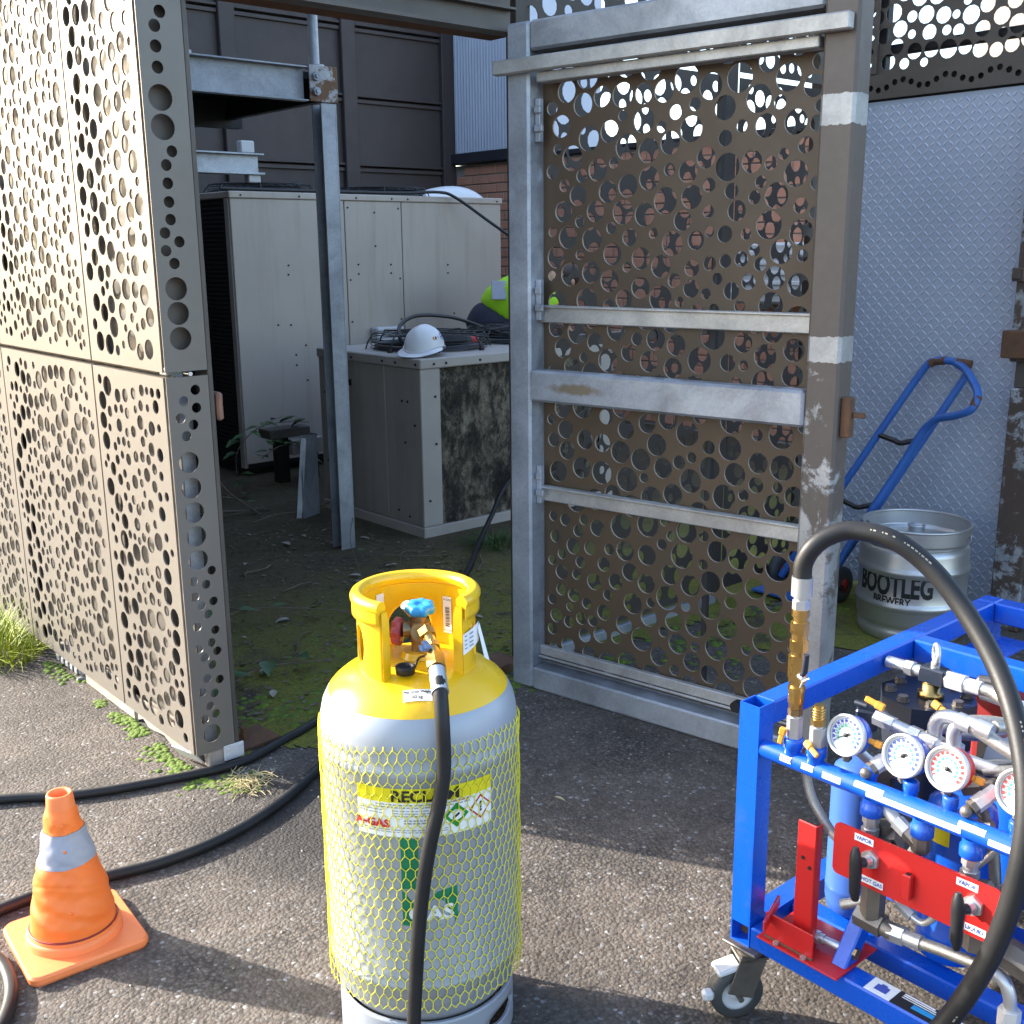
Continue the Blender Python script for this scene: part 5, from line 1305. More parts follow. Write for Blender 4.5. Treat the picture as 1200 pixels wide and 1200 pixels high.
# white label strips on the pipe
def pipe_label(y0, y1, a0, a1, st=None):
    m = MB(); n = 8; vs = []
    for k in range(n + 1):
        a = R(a0 + (a1 - a0) * k / n)
        for y in (y0, y1): vs.append((PX - (.0181) * math.cos(a), y, PZ + .0181 * math.sin(a)))
    m.add(vs, [(2 * k, 2 * k + 1, 2 * k + 3, 2 * k + 2) for k in range(n)], True); lb_ = m.build("pipe_label", MAT['paper'], cart)
    if st:
        vf = text(st, .011, 'CENTER', 0, .0002); m = MB(); am = R((a0 + a1) / 2)
        m.add([(PX - .0186 * math.cos(am + p.y / .018), (y0 + y1) / 2 - p.x, PZ + .0186 * math.sin(am + p.y / .018)) for p in vf[0]], vf[1]); m.build("lettering", MAT['ink'], lb_)
pipe_label(1.082, 1.058, -4, 34, "INLET"); pipe_label(1.036, 1.012, -2, 34); pipe_label(.992, .955, -8, 28); pipe_label(.93, .875, 18, 52); pipe_label(.905, .735, -14, 20); pipe_label(.742, .697, 20, 54); pipe_label(.69, .60, -14, 20)

def orange_lever(c, d1, parent, L=.030, w_=.012):
    m = MB(); c = Vector(c); d1 = Vector(d1).normalized(); s_ = d1.cross(Vector((-1, -.3, .2))).normalized(); n_ = s_.cross(d1)
    rot = Matrix((d1, s_, n_)).transposed()
    m.obox(c, (L * .5, w_, .010), rot, .002); m.obox(c + d1 * L * .5, (L * .7, w_ * .8, .006), rot, .002); return m.build("orange_lever", MAT['orange'], parent)
# two upright valves at the left end
def upright(y, ztop):
    m = MB(); m.hexn((PX, y, .6275), (PX, y, ztop), .0145); m.cyl((PX, y, ztop), (PX, y, ztop + .004), .011, n=14); return m.build("service_valve", MAT['steel'], cart)
v1 = upright(1.066, .668); orange_lever((PX - .018, 1.078, .640), (-.1, .15, -1), v1)
m = MB(); m.hexn((PX, 1.066, .672), (PX, 1.066, .684), .0135); m.build("hex_nut", MAT['bronze_v'], v1)
v2 = upright(1.017, .664); orange_lever((PX - .02, 1.022, .633), (-.2, -.6, -.25), v2, .034)
m = MB(); m.hexn((PX, 1.017, .668), (PX, 1.017, .680), .0135); m.cyl((PX, 1.017, .680), (PX, 1.017, .706), .0105, .009, n=16)
for k in range(4): m.ring((PX, 1.017, .684 + k * .005), .0108, .0013, 18, 5)
m.build("flare_fitting", MAT['brass'], v2)

# pressure gauges
def gauge(c, colr, print_, needle, par):
    c = Vector(c); nrm = Vector((-1.0, .06, .26)).normalized(); u = Vector((0, 0, 1)).cross(nrm).normalized(); v = nrm.cross(u)
    A = Matrix((u, v, nrm)).transposed()
    m = MB(); m.lathe([(.001, -.030), (.030, -.030), (.034, -.026), (.0355, -.004), (.034, -.003)], c, 40, axis=A); g = m.build("gauge", MAT[colr], par)
    m = MB(); m.lathe([(.0335, -.006), (.037, -.005), (.0375, .004), (.036, .007), (.0335, .0065), (.032, .003)], c, 44, axis=A); m.build("bezel", MAT['poly'], g)
    m = MB(); m.lathe([(.001, .0), (.033, .0)], c, 40, axis=A); m.build("dial", MAT['paper'], g)
    def arc(r0, r1, a0, a1, mt, h, gaps=None):
        m = MB(); n = 40
        for k in range(n):
            if gaps and (k % gaps) == gaps - 1: continue
            t0, t1 = R(a0 + (a1 - a0) * k / n), R(a0 + (a1 - a0) * (k + 1) / n)
            m.add([c + A @ Vector((r * math.cos(t), r * math.sin(t), h)) for r, t in ((r0, t0), (r1, t0), (r1, t1), (r0, t1))], [(0, 1, 2, 3)])
        m.build("scale", MAT[mt], g)
    arc(.0284, .0294, -45, 225, print_, .0006); arc(.0232, .0278, -40, 220, print_, .0006, 3)
    arc(.0184, .0194, -45, 225, 'dial_g', .0006); arc(.0148, .0178, -35, 225, 'dial_g', .0006, 4); arc(.0205, .0222, -45, 225, print_, .0006, 2)
    m = MB()
    for k in range(3): m.add([c + A @ Vector((-.008 + k * .006 + dx, -.016 + dy, .0007)) for dx, dy in ((0, 0), (.004, 0), (.004, .0016), (0, .0016))], [(0, 1, 2, 3)])
    m.build("small_print", MAT['grey_ink'], g)
    t = R(needle); d = Vector((math.cos(t), math.sin(t), 0)); s_ = Vector((-d.y, d.x, 0)); m = MB()
    m.add([c + A @ (p + Vector((0, 0, .0018))) for p in (d * .026, s_ * .0013, -d * .006 + s_ * .003, -d * .010, -d * .006 - s_ * .003, -s_ * .0013)], [(0, 1, 2, 3, 4, 5)])
    m.lathe([(.004, .0012), (.004, .003), (.001, .0035)], c, 14, axis=A); m.build("needle", MAT['ink'], g)
    m = MB(); p = c - nrm * .014; b0 = p - v * .034
    m.cyl(p - v * .032, b0 - Vector((0, 0, .014)), .0065, n=6, smooth=False); m.cyl(b0 - Vector((0, 0, .0)), b0 - Vector((0, 0, .010)), .0095, n=6, smooth=False); m.build("stem", MAT['steel_d'], g)
    return g
gauge((1.615, .967, .661), 'blue', 'dial_b', 212, cart); gauge((1.615, .858, .661), 'blue', 'dial_b', 218, cart)
gauge((1.615, .780, .666), 'red', 'dial_r', 165, cart); gauge((1.615, .662, .670), 'red', 'dial_r', 172, cart)
# angle stop valves between the gauges
def angle_valve(c):
    c = Vector(c); m = MB(); d = Vector((-.75, .35, -.45)).normalized()
    m.hexn(c, c + d * .022, .014); m.cyl(c - d * .022, c, .0125, n=6, smooth=False); q = m.build("angle_valve", MAT['poly'], cart)
    m = MB(); m.hexn(c + d * .022, c + d * .031, .0135); m.ball(c + d * .040, .0105, 12, 8); m.build("cap_nut", MAT['steel_d'], q)
    orange_lever(c + Vector((-.002, .012, .026)), (-.1, .6, .1), q, .030); return q
angle_valve((1.635, .903, .630)); angle_valve((1.635, .722, .630)); angle_valve((1.66, .61, .64))

# red valve plate with two black handles
pl_ = MB()
pts = []
for cy_, cz_, a0 in ((.938, .508, 0), (.662, .508, 90), (.662, .434, 180), (.938, .434, 270)):
    for k in range(6):
        t = R(a0 + 90 * k / 5); pts.append((cy_ + .012 * math.cos(t), cz_ + .012 * math.sin(t)))
n = len(pts)
pl_.add([(1.568, y, z) for y, z in pts] + [(1.572, y, z) for y, z in pts], [tuple(range(n)), tuple(reversed(range(n, 2 * n)))] + [(k, n + k, n + (k + 1) % n, (k + 1) % n) for k in range(n)])
plate = pl_.build("valve_plate", MAT['red'], cart)
m = MB(); m.box(1.555, 1.5675, .796, .812, .440, .485, .002); m.build("key_holder", MAT['red'], plate)
m = MB(); m.box(1.557, 1.5656, .800, .808, .4845, .4855); m.build("key_slot", MAT['dark'], plate)
for y in (.882, .700):
    m = MB(); m.hexn((1.5675, y - .006, .479), (1.560, y - .006, .479), .017, R(15)); m.cyl((1.560, y - .006, .479), (1.548, y - .004, .479), .0095, n=14); m.build("gland_nut", MAT['steel'], plate)
    m = MB(); m.tube([(1.536, y + .006, .508), (1.534, y + .005, .497), (1.536, y + .004, .478), (1.535, y + .003, .455), (1.535, y + .002, .425), (1.537, y + .001, .410)], [.005, .009, .0115, .0105, .0095, .006], 12); m.cyl((1.550, y - .004, .479), (1.536, y + .004, .478), .009, n=12); m.build("valve_handle", MAT['black'], plate)
def plate_label(y, z, w_, st, hgt=.013):
    m = MB(); m.box(1.5672, 1.5679, y - w_ / 2, y + w_ / 2, z - hgt / 2, z + hgt / 2); l_ = m.build("label", MAT['paper'], plate)
    vf = text(st, .0098, 'CENTER', 0, .0002, .95); m = MB(); m.add(*place(vf, (1.5668, y, z), (0, -1, 0), (0, 0, 1), Vector((-1, 0, 0)))); m.build("lettering", MAT['dial_b'], l_)
plate_label(.892, .508, .036, "VAPOR"); plate_label(.708, .508, .036, "VAPOR"); plate_label(.872, .436, .042, "HOT GAS"); plate_label(.69, .436, .038, "LIQUID")
# valve bodies and elbows behind the plate
def fitting(name, mt, segs, par=None):
    m = MB()
    for a, b_, r, h in segs:
        (m.hexn if h else m.cyl)(Vector(a), Vector(b_), r) if h else m.cyl(a, b_, r, n=16)
    return m.build(name, MAT[mt], par or cart)
fitting("valve_body", 'steel_d', [((1.60, .885, .43), (1.60, .885, .352), .021, 1), ((1.60, .912, .343), (1.60, .862, .34), .021, 1), ((1.585, .885, .479), (1.62, .885, .479), .022, 1), ((1.61, .885, .50), (1.61, .885, .43), .02, 0)])
fitting("valve_body", 'steel_d', [((1.60, .70, .44), (1.60, .70, .385), .024, 1), ((1.585, .70, .479), (1.62, .70, .479), .022, 1), ((1.61, .74, .398), (1.61, .66, .388), .023, 1), ((1.62, .66, .388), (1.62, .60, .375), .026, 1)])
fitting("elbow", 'steel_d', [((1.60, .862, .34), (1.60, .842, .338), .016, 0)])
fitting("hose_end", 'steel', [((1.60, .848, .338), (1.60, .82, .341), .017, 1), ((1.60, .82, .341), (1.60, .79, .344), .0135, 0)])
def hose(name, pts, r, mt='braid', par=None, n=10):
    m = MB(); m.tube(smooth_path(pts, 6), r, n); return m.build(name, MAT[mt], par or cart)
hose("braided_hose", [(1.60, .792, .344), (1.60, .76, .349), (1.60, .73, .352), (1.60, .69, .356)], .0105)
fitting("hose_end", 'poly', [((1.60, .693, .356), (1.60, .665, .357), .013, 0)])
hose("pipe_bend", [(1.60, .668, .357), (1.60, .648, .348), (1.60, .637, .325), (1.60, .635, .30)], .011, 'steel')
fitting("hose_end", 'poly', [((1.60, .635, .305), (1.60, .635, .275), .018, 1), ((1.60, .635, .2749), (1.60, .635, .22), .014, 0)])
# fitting stacks under the sockets
for y, zz in ((.902, .478), (.722, .478)):
    q = MB()
    for k, (h, r) in enumerate(((.014, .0145), (.010, .012), (.014, .0155), (.012, .0125), (.016, .0165))):
        z = .538 - sum((.014, .010, .014, .012, .016)[:k]); (q.hexn if k % 2 == 0 else q.cyl)((PX, y, z), (PX, y, z - h), r)
    q.build("fitting_stack", MAT['steel'], cart)
fitting("thread_tape", 'orange', [((PX, .722, .5395), (PX, .722, .536), .0155, 0)])
fitting("elbow", 'steel_d', [((PX, .808, .538), (PX, .808, .510), .0155, 1), ((PX, .808, .518), (PX + .01, .845, .532), .0135, 1)])
fitting("hose_end", 'poly', [((1.61, .838, .530), (1.613, .860, .540), .0135, 1), ((1.613, .860, .540), (1.62, .886, .552), .011, 0)])
hose("braided_hose", [(1.62, .884, .551), (1.64, .915, .565), (1.67, .96, .57)], .009)
fitting("tee", 'steel_d', [((1.63, .86, .50), (1.63, .90, .485), .018, 1), ((1.63, .885, .47), (1.63, .885, .52), .016, 0)])
hose("capillary", [(1.66, .70, .545), (1.64, .73, .50), (1.62, .765, .47), (1.62, .80, .45)], .006, 'braid')
hose("braided_hose", [(1.64, 1.07, .60), (1.66, 1.075, .543), (1.66, 1.061, .496), (1.66, 1.036, .462), (1.66, 1.00, .43), (1.68, .95, .40), (1.66, .90, .39)], .0095)
hose("pipe_bend", [(1.62, .86, .395), (1.61, .83, .385), (1.61, .80, .375), (1.61, .785, .385), (1.61, .775, .40)], .006, 'steel')
fitting("flare_nut", 'steel', [((1.615, .845, .390), (1.61, .815, .380), .011, 1)])
# tanks
def tank(x, y, r, z0, z1, mt, par=cart):
    m = MB(); m.lathe([(.001, z0), (r * .6, z0 + .004), (r * .93, z0 + .018), (r, z0 + .04), (r, z0 + .06), (r * 1.015, z0 + .062), (r * 1.015, z0 + .068), (r, z0 + .07), (r, z1 - .04), (r * .93, z1 - .015), (r * .6, z1), (.001, z1 + .004)], (x, y, 0), 40); return m.build("filter_tank", MAT[mt], par)
tank(1.79, 1.035, .054, .20, .53, 'blue_lite'); tk = tank(1.80, .835, .062, .20, .53, 'blue'); tank(1.85, .60, .06, .2, .52, 'blue'); tank(2.06, .84, .06, .2, .5, 'blue')
m = MB(); q = []
for k in range(7):
    t = R(190 - 8 * k); q += [(1.80 + .0628 * math.cos(t), .835 + .0628 * math.sin(t), .455), (1.80 + .0628 * math.cos(t), .835 + .0628 * math.sin(t), .50)]
m.add(q, [(2 * k, 2 * k + 1, 2 * k + 3, 2 * k + 2) for k in range(6)]); m.build("sticker", MAT['lab_y'], tk)
# red bracket and parts tray at the left
m = MB(); m.box(1.60, 1.604, 1.005, 1.045, .214, .472, .002); m.box(1.6045, 1.622, 1.005, 1.009, .214, .470, .002); br = m.build("angle_bracket", MAT['red'], cart)
m = MB()
for y, z in ((1.03, .40), (1.015, .385)): m.cyl((1.5995, y, z), (1.5985, y, z), .004, n=10)
m.build("hole", MAT['dark'], br)
m = MB(); m.box(1.565, 1.70, .925, 1.10, .2125, .2165, .001); tray = m.build("tray", MAT['red'], cart)
m = MB(); m.box(1.578, 1.582, .985, 1.09, .219, .268, .001); m.obox((1.59, 1.085, .262), (.10, .006, .022), Matrix.Rotation(R(20), 3, 'Z'), .002); m.build("flap", MAT['red'], tray)
m = MB(); m.tube([(1.578, .985 + .0035 * k, .2175) for k in range(31)], .003, 6); m.build("hinge", MAT['rust'], tray)
m = MB()
for y in (1.06, 1.0): m.hexn((1.572, y, .2166), (1.572, y, .221), .006)
m.build("bolt", MAT['steel'], tray)
fitting("loose_fitting", 'steel', [((1.62, 1.04, .235), (1.625, .99, .236), .010, 0), ((1.622, 1.02, .235), (1.624, 1.0, .236), .0125, 1), ((1.625, .99, .236), (1.63, .945, .236), .008, 0)])
fitting("loose_fitting", 'bronze_v', [((1.63, .955, .236), (1.632, .925, .236), .011, 1)])
# stickers on the front base rail
def rail_sticker(y0, y1, mt, dx=.0006):
    m = MB(); m.box(X0 + .004, X0 + .046, y1, y0, .2111, .2112 + dx); return m.build("sticker", MAT[mt], cart)
rail_sticker(.885, .835, 'paper'); s2 = rail_sticker(.8345, .745, 'ink'); rail_sticker(.7445, .70, 'paper')
m = MB(); m.box(1.60, 1.612, .752, .80, .2119, .2122); m.box(1.60, 1.606, .758, .79, .2123, .2125); m.build("sticker_band", MAT['bluewheel'], s2)
m = MB()
for k in range(3): m.box(1.615 - k * .001 + .006 * k, 1.617 + .006 * k, .76 + .004 * k, .825, .2119, .2121)
m.build("small_print", MAT['paper'], s2)
m = MB(); m.box(1.60, 1.618, .848, .872, .2119, .2121); m.box(1.604, 1.622, .855, .866, .2122, .2123); m.build("emblem", MAT['dial_b'], cart)
# compressor head
C0 = Vector((2.03, 1.035, 0))
m = MB(); m.cyl(C0 + Vector((0, 0, .54)), C0 + Vector((0, 0, .60)), .098, n=8, smooth=False, phase=R(10)); m.cyl(C0 + Vector((0, 0, .50)), C0 + Vector((0, 0, .5398)), .092, n=8, smooth=False, phase=R(10)); m.cyl(C0 + Vector((0, 0, .2115)), C0 + Vector((0, 0, .4998)), .082, n=24); cmp_ = m.build("compressor", MAT['comp'], cart)
for k in range(8):
    m = MB(); t = R(10 + 22.5 + 45 * k); p = C0 + Vector((.074 * math.cos(t), .074 * math.sin(t), 0)); m.cyl(p + Vector((0, 0, .6005)), p + Vector((0, 0, .603)), .013, n=14); m.hexn(p + Vector((0, 0, .603)), p + Vector((0, 0, .612)), .0105)
    m.build("bolt", MAT['steel_d'], cmp_)
m = MB(); m.lathe([(.001, .6005), (.026, .6005), (.026, .612), (.018, .614), (.018, .63), (.001, .63)], C0 + Vector((-.01, -.01, 0)), 24); m.build("port_boss", MAT['brass'], cmp_)
fb = C0 + Vector((-.01, -.015, .648)); dY = Vector((0, -1, 0))
m = MB(); m.obox(fb, (.034, .055, .034), None, .003); m.build("port_block", MAT['comp'], cmp_)
fitting("port_fitting", 'steel', [(fb - dY * .028, fb - dY * .045, .012, 0), (fb - dY * .045, fb - dY * .062, .0165, 1), (fb - dY * .062, fb - dY * .105, .0125, 0)], cmp_)
fitting("hose_end", 'poly', [(fb + dY * .028, fb + dY * .065, .019, 1), (fb + dY * .065, fb + dY * .098, .0145, 0)], cmp_)
m = MB(); ax = Matrix.Rotation(R(90), 3, 'X') ; m.ring(fb + Vector((0, 0, .045)), .019, .0052, 24, 8, axis=Matrix.Rotation(R(40), 3, 'Z') @ ax); m.cyl(fb + Vector((0, 0, .017)), fb + Vector((0, 0, .028)), .009, n=12); m.build("lifting_eye", MAT['steel'], cmp_)
e0 = fb + dY * .098
hose("braided_hose", [e0, e0 + Vector((0, -.03, -.002)), e0 + Vector((-.02, -.07, -.014)), e0 + Vector((-.06, -.085, -.035)), e0 + Vector((-.10, -.06, -.045)), e0 + Vector((-.14, -.01, -.045))], .0125)
hose("braided_hose", [e0 + Vector((.05, .02, -.03)), e0 + Vector((.04, -.04, -.028)), e0 + Vector((.03, -.12, -.03)), e0 + Vector((.02, -.25, -.04))], .013, 'poly')
m = MB(); m.obox(e0 + Vector((.06, .0, -.005)), (.03, .07, .02), Matrix.Rotation(R(20), 3, 'Z'), .004); m.build("grey_tap", MAT['steel_d'], cart)
# manifold valves left of the compressor
fitting("manifold_valve", 'steel', [((1.70, .962, .672), (1.70, .925, .668), .0145, 1), ((1.70, .925, .668), (1.70, .895, .665), .0115, 0), ((1.70, .895, .665), (1.70, .875, .663), .0145, 1)])
orange_lever((1.70, .955, .695), (-.1, .7, .2), cart, .034, .014)
m = MB(); m.obox((1.72, .99, .655), (.035, .04, .04), Matrix.Rotation(R(25), 3, 'Z'), .004); m.cyl((1.71, 1.01, .682), (1.71, .985, .682), .006, n=10); m.build("black_valve", MAT['comp'], cart)
fitting("white_hose_end", 'poly', [((1.70, .875, .663), (1.70, .845, .658), .0115, 0)])
hose("white_hose", [(1.70, .847, .658), (1.71, .81, .648), (1.73, .76, .635), (1.75, .70, .62)], .0105, 'poly')
for dy in (0, -.035):
    hose("pipe_elbow", [(1.72, .858 + dy, .650), (1.72, .860 + dy, .683), (1.72, .851 + dy, .701), (1.72, .835 + dy, .708), (1.72, .815 + dy, .707)], .0125, 'steel', n=14)
    fitting("elbow_nut", 'steel', [((1.72, .858 + dy, .662), (1.72, .858 + dy, .635), .0175, 1)]); fitting("crimp_sleeve", 'steel', [((1.72, .82 + dy, .7075), (1.72, .795 + dy, .704), .015, 0)])
hose("braided_hose", [(1.72, .797, .704), (1.72, .76, .692), (1.72, .705, .675), (1.73, .64, .655)], .012)
hose("braided_hose", [(1.74, .765, .706), (1.80, .74, .70), (1.86, .76, .685), (1.90, .80, .665)], .011)
orange_lever((1.80, .90, .685), (-.1, -.6, -.2), cart, .034, .014)
fitting("manifold_pipe", 'blue_lite', [((1.78, .72, .60), (1.95, .72, .615), .035, 0)])
for k in range(3): hose("thin_pipe", [(1.72, .80 - .03 * k, .63), (1.76, .74 - .03 * k, .645), (1.86, .68 - .03 * k, .655), (1.98, .64 - .03 * k, .65)], .008, 'braid')
# more pipework between the tanks
for pts_, r_, mt_ in (([(1.66, .98, .30), (1.68, .92, .34), (1.70, .88, .42), (1.68, .84, .50)], .010, 'braid'), ([(1.70, .76, .58), (1.72, .74, .50), (1.70, .72, .44), (1.66, .70, .42)], .010, 'steel_d'),
        ([(1.66, .64, .54), (1.64, .66, .50), (1.65, .69, .47), (1.70, .70, .45)], .009, 'steel'), ([(1.68, .56, .56), (1.65, .60, .53), (1.63, .64, .52), (1.66, .67, .50)], .007, 'poly'),
        ([(1.82, .93, .60), (1.86, .90, .63), (1.90, .85, .64), (1.95, .78, .63)], .011, 'braid'), ([(1.74, .90, .60), (1.74, .86, .62), (1.75, .80, .62), (1.78, .75, .60)], .012, 'steel_d'),
        ([(1.70, 1.0, .60), (1.72, .97, .57), (1.74, .94, .56), (1.78, .93, .52)], .010, 'steel'), ([(1.90, .95, .24), (1.86, .85, .24), (1.84, .72, .25), (1.80, .58, .26)], .013, 'braid')):
    hose("pipe_run", pts_, r_, mt_)
for q_ in ((1.68, .94, .58), (1.70, .79, .60), (1.67, .655, .55), (1.74, .66, .47), (1.66, .77, .545)):
    fitting("hex_union", 'steel_d', [(q_, (q_[0] + .005, q_[1] - .03, q_[2] + .012), .016, 1), ((q_[0] + .005, q_[1] - .03, q_[2] + .012), (q_[0] + .008, q_[1] - .05, q_[2] + .02), .012, 0)])
m = MB(); m.box(1.72, 1.78, .93, .975, .40, .56, .006); m.build("pressure_switch", MAT['comp'], cart)
# red casing of the motor unit
m = MB(); m.box(2.20, 2.49, Y0 + .06, 1.02, .23, .56, .008); rc = m.build("red_casing", MAT['red_d'], cart)
m = MB(); m.box(2.196, 2.1995, Y0 + .08, 1.0, .30, .50, .0); m.build("grille", MAT['dark'], rc)
m = MB(); m.box(1.98, 2.12, Y0 + .1, .74, .23, .56, .01); rc2 = m.build("red_casing", MAT['red_d'], cart)
m = MB()
for k in range(14): m.box(1.974, 1.9795, Y0 + .12, .73, .26 + .02 * k, .27 + .02 * k)
m.build("fins", MAT['red_d'], rc2)
m = MB(); m.cyl((2.16, .93, .45), (2.16, .60, .45), .09, n=28); m.build("motor", MAT['white_d'], cart)
m = MB(); m.ring((2.30, .86, .585), .022, .006, 24, 8, axis=Matrix.Rotation(R(90), 3, 'Y')); m.build("lifting_eye", MAT['steel'], cart)
hose("wire", [(1.70, .76, .60), (1.78, .72, .635), (1.85, .66, .64), (1.95, .60, .62)], .003, 'black'); hose("wire", [(1.70, .75, .60), (1.79, .70, .63), (1.86, .64, .635), (1.95, .57, .62)], .003, 'black')

# ------------------------------------------------------------------ big suction hose over the cart
HP = [(1.601, 1.063, 0.939), (1.605, 1.063, 0.965), (1.61, 1.053, 0.991), (1.63, 1.034, 1.008), (1.65, 1.001, 1.02), (1.67, 0.939, 1.013), (1.69, 0.877, 0.972), (1.69, 0.812, 0.913), (1.66, 0.738, 0.846), (1.61, 0.675, 0.78), (1.56, 0.629, 0.7), (1.53, 0.615, 0.605), (1.52, 0.628, 0.489), (1.515, 0.657, 0.386), (1.505, 0.694, 0.293), (1.48, 0.741, 0.198), (1.4, 0.8, 0.05), (1.28, 0.78, 0.0175), (1.1, 0.66, 0.0175), (0.9, 0.5, 0.0175)]
HP[0] = (PX, 1.066, .925); HP[1] = (1.605, 1.067, .955); HP[2] = (1.612, 1.055, .985)
sh = thing("suction_hose", (PX, 1.066, .685), "thick black hose arching over the gauge cart from a brass ball valve", "hose")
m = MB(); m.tube(smooth_path(HP, 8), .0168, 16); m.build("rubber_hose", MAT['rubber'], sh)
m = MB(); z = .6845
for h, r, hx in ((.012, .013, 1), (.022, .0145, 0), (.008, .016, 0), (.006, .012, 0), (.010, .0155, 1), (.045, .017, 1), (.008, .0145, 0), (.020, .0165, 1), (.012, .0145, 0), (.022, .0165, 1), (.010, .013, 0), (.014, .0155, 0)):
    (m.hexn if hx else m.cyl)((PX, 1.066, z), (PX, 1.066, z + h), r); z += h
m.build("brass_fittings", MAT['brass'], sh)
m = MB(); m.hexn((PX, 1.066, z), (PX, 1.066, z + .016), .0155); m.cyl((PX, 1.066, z + .016), (PX, 1.066, z + .024), .013, n=14); m.cyl((PX, 1.066, z + .024), (PX, 1.066, .932), .0185, n=20); m.build("crimp_sleeve", MAT['steel'], sh)
m = MB(); m.tube([(PX - .012, 1.05, .752), (PX - .02, 1.038, .768), (PX - .02, 1.036, .80)], [.004, .006, .0055], 8); m.build("valve_lever", MAT['navy'], sh)
m = MB(); m.cyl((PX - .01, 1.055, .752), (PX - .016, 1.043, .752), .005, n=8); m.tube([(PX - .018, 1.046, .735), (PX - .019, 1.041, .748), (PX - .017, 1.03, .756)], .002, 6); m.build("lever_clip", MAT['steel'], sh)

P_ = smooth_path(HP, 30); m = MB(); hr = random.Random(4); i = 120
while i < 440:
    L_ = hr.randint(1, 2); t = (P_[i + 1] - P_[i]).normalized(); o = Vector((-.62, -.62, .45)); o = (o - t * o.dot(t)).normalized(); s_ = t.cross(o)
    if (i // 45) % 3 == 0 and hr.random() < .8:
        c = P_[i] + o * .0170; e = P_[i + L_] + o * .0170; q = s_ * .0013
        m.add([c - q, e - q, e + q, c + q], [(0, 1, 2, 3)])
    i += L_ + 1
m.build("hose_print", MAT['dry'], sh, kind='stuff')
# ------------------------------------------------------------------ plants, moss, litter
vr = random.Random(21)
def blade(m, x, y, z, h, lean, a, w_=.004, seg=4):
    d = Vector((math.cos(a), math.sin(a), 0)); s_ = Vector((-d.y, d.x, 0)); vs = []
    for k in range(seg + 1):
        t = k / seg; p = Vector((x, y, z)) + d * lean * t * t + Vector((0, 0, h * (t - .25 * lean / h * t * t))); q = w_ * (1 - t * .9) / 2
        vs += [p - s_ * q, p + s_ * q]
    m.add(vs, [(2 * k, 2 * k + 1, 2 * k + 3, 2 * k + 2) for k in range(seg)], True)
def tuft(name, cx, cy_, rad, n, h, mt, label, lean=.12, z=0, w_=.005, ry=None):
    m = MB()
    for _ in range(n):
        a = vr.uniform(0, 6.28); q = rad * math.sqrt(vr.random()); hh = h * vr.uniform(.35, 1.0) * (1 - .45 * q / rad)
        blade(m, cx + q * math.cos(a), cy_ + q * math.sin(a) * (ry or 1), z, hh, lean * vr.uniform(.2, 1.3), a + vr.gauss(0, .8), w_ * vr.uniform(.6, 1.3))
    return m.build(name, MAT[mt], None, label, "grass", None, base=(cx, cy_, z))
tuft("grass_tuft", 1.13, 4.36, .17, 520, .27, 'grass', "bright sunlit clump of grass at the left edge against the wall", .16, w_=.006, ry=1.5)
tuft("grass_tuft", 1.10, 4.75, .2, 260, .18, 'grass', "smaller grass at the far left beyond the bright clump, against the wall", .14, w_=.006, ry=1.5)
tuft("grass_tuft", 3.55, 4.22, .13, 260, .13, 'grass_d', "dark green clump of grass by the foot of the dirty coil", .16, .004)
# moss and small weeds along the wall foot
def moss(name, spots, label, mt='moss'):
    m = MB()
    for x, y, r in spots:
        n = 7; h = r * vr.uniform(.25, .5); a0 = vr.random(); top = Vector((x, y, h)); ring1 = []; ring2 = []
        for k in range(n):
            t = 2 * math.pi * k / n + a0; q = r * vr.uniform(.8, 1.2); ring1.append(Vector((x + q * math.cos(t), y + q * math.sin(t), .001))); ring2.append(Vector((x + q * .7 * math.cos(t), y + q * .7 * math.sin(t), h * vr.uniform(.7, .9))))
        m.add(ring1 + ring2 + [top], [(k, (k + 1) % n, n + (k + 1) % n, n + k) for k in range(n)] + [(n + k, n + (k + 1) % n, 2 * n) for k in range(n)], True)
    o = m.build(name, MAT[mt], None, label, "moss", None, 'stuff'); return o
sp = []
for _ in range(700):
    y = vr.uniform(2.76, 3.62); d = abs(vr.gauss(0, .035)) * (1.0 if y < 3.3 else .5)
    if math.sin(y * 41) + math.sin(y * 17 + 1) < -.5: continue
    if y < 2.95: d *= 1.2
    d += .02 * max(0, math.sin(y * 13)) ; sp.append((1.262 - d, y, vr.uniform(.003, .012)))
for _ in range(60): sp.append((1.235 + vr.gauss(0, .02), vr.uniform(3.8, 4.1), vr.uniform(.006, .014)))
for _ in range(110): sp.append((1.30 + vr.gauss(0, .035), 2.72 + vr.gauss(0, .03), vr.uniform(.004, .010)))
moss("moss", sp, "bright green moss along the foot of the perforated wall")
sp = [(2.45 + vr.gauss(0, .06), 2.75 + vr.gauss(0, .03), vr.uniform(.005, .014)) for _ in range(140)]
moss("moss", sp, "green moss on the asphalt at the gate's hinge corner")
sp = [(vr.uniform(2.75, 4.2), vr.gauss(2.55, .16), vr.uniform(.006, .018)) for _ in range(420)]
moss("moss", sp, "green moss on the ground between the gate and the keg")
# dry straw by the hose
m = MB()
for _ in range(130):
    x, y = 1.33 + vr.gauss(0, .028), 2.70 + vr.gauss(0, .035); a = vr.uniform(0, 6.28); L_ = vr.uniform(.02, .06); z = vr.uniform(.002, .014)
    d = Vector((math.cos(a), math.sin(a), vr.uniform(-.1, .25))) * L_; m.tube([Vector((x, y, z)), Vector((x, y, z)) + d * .5 + Vector((0, 0, .003)), Vector((x, y, max(.002, z))) + d], .0009, 4, caps=False)
m.build("straw", MAT['straw'], None, "small heap of dry straw on the asphalt beside the hose at the wall end", "straw", None, 'stuff')
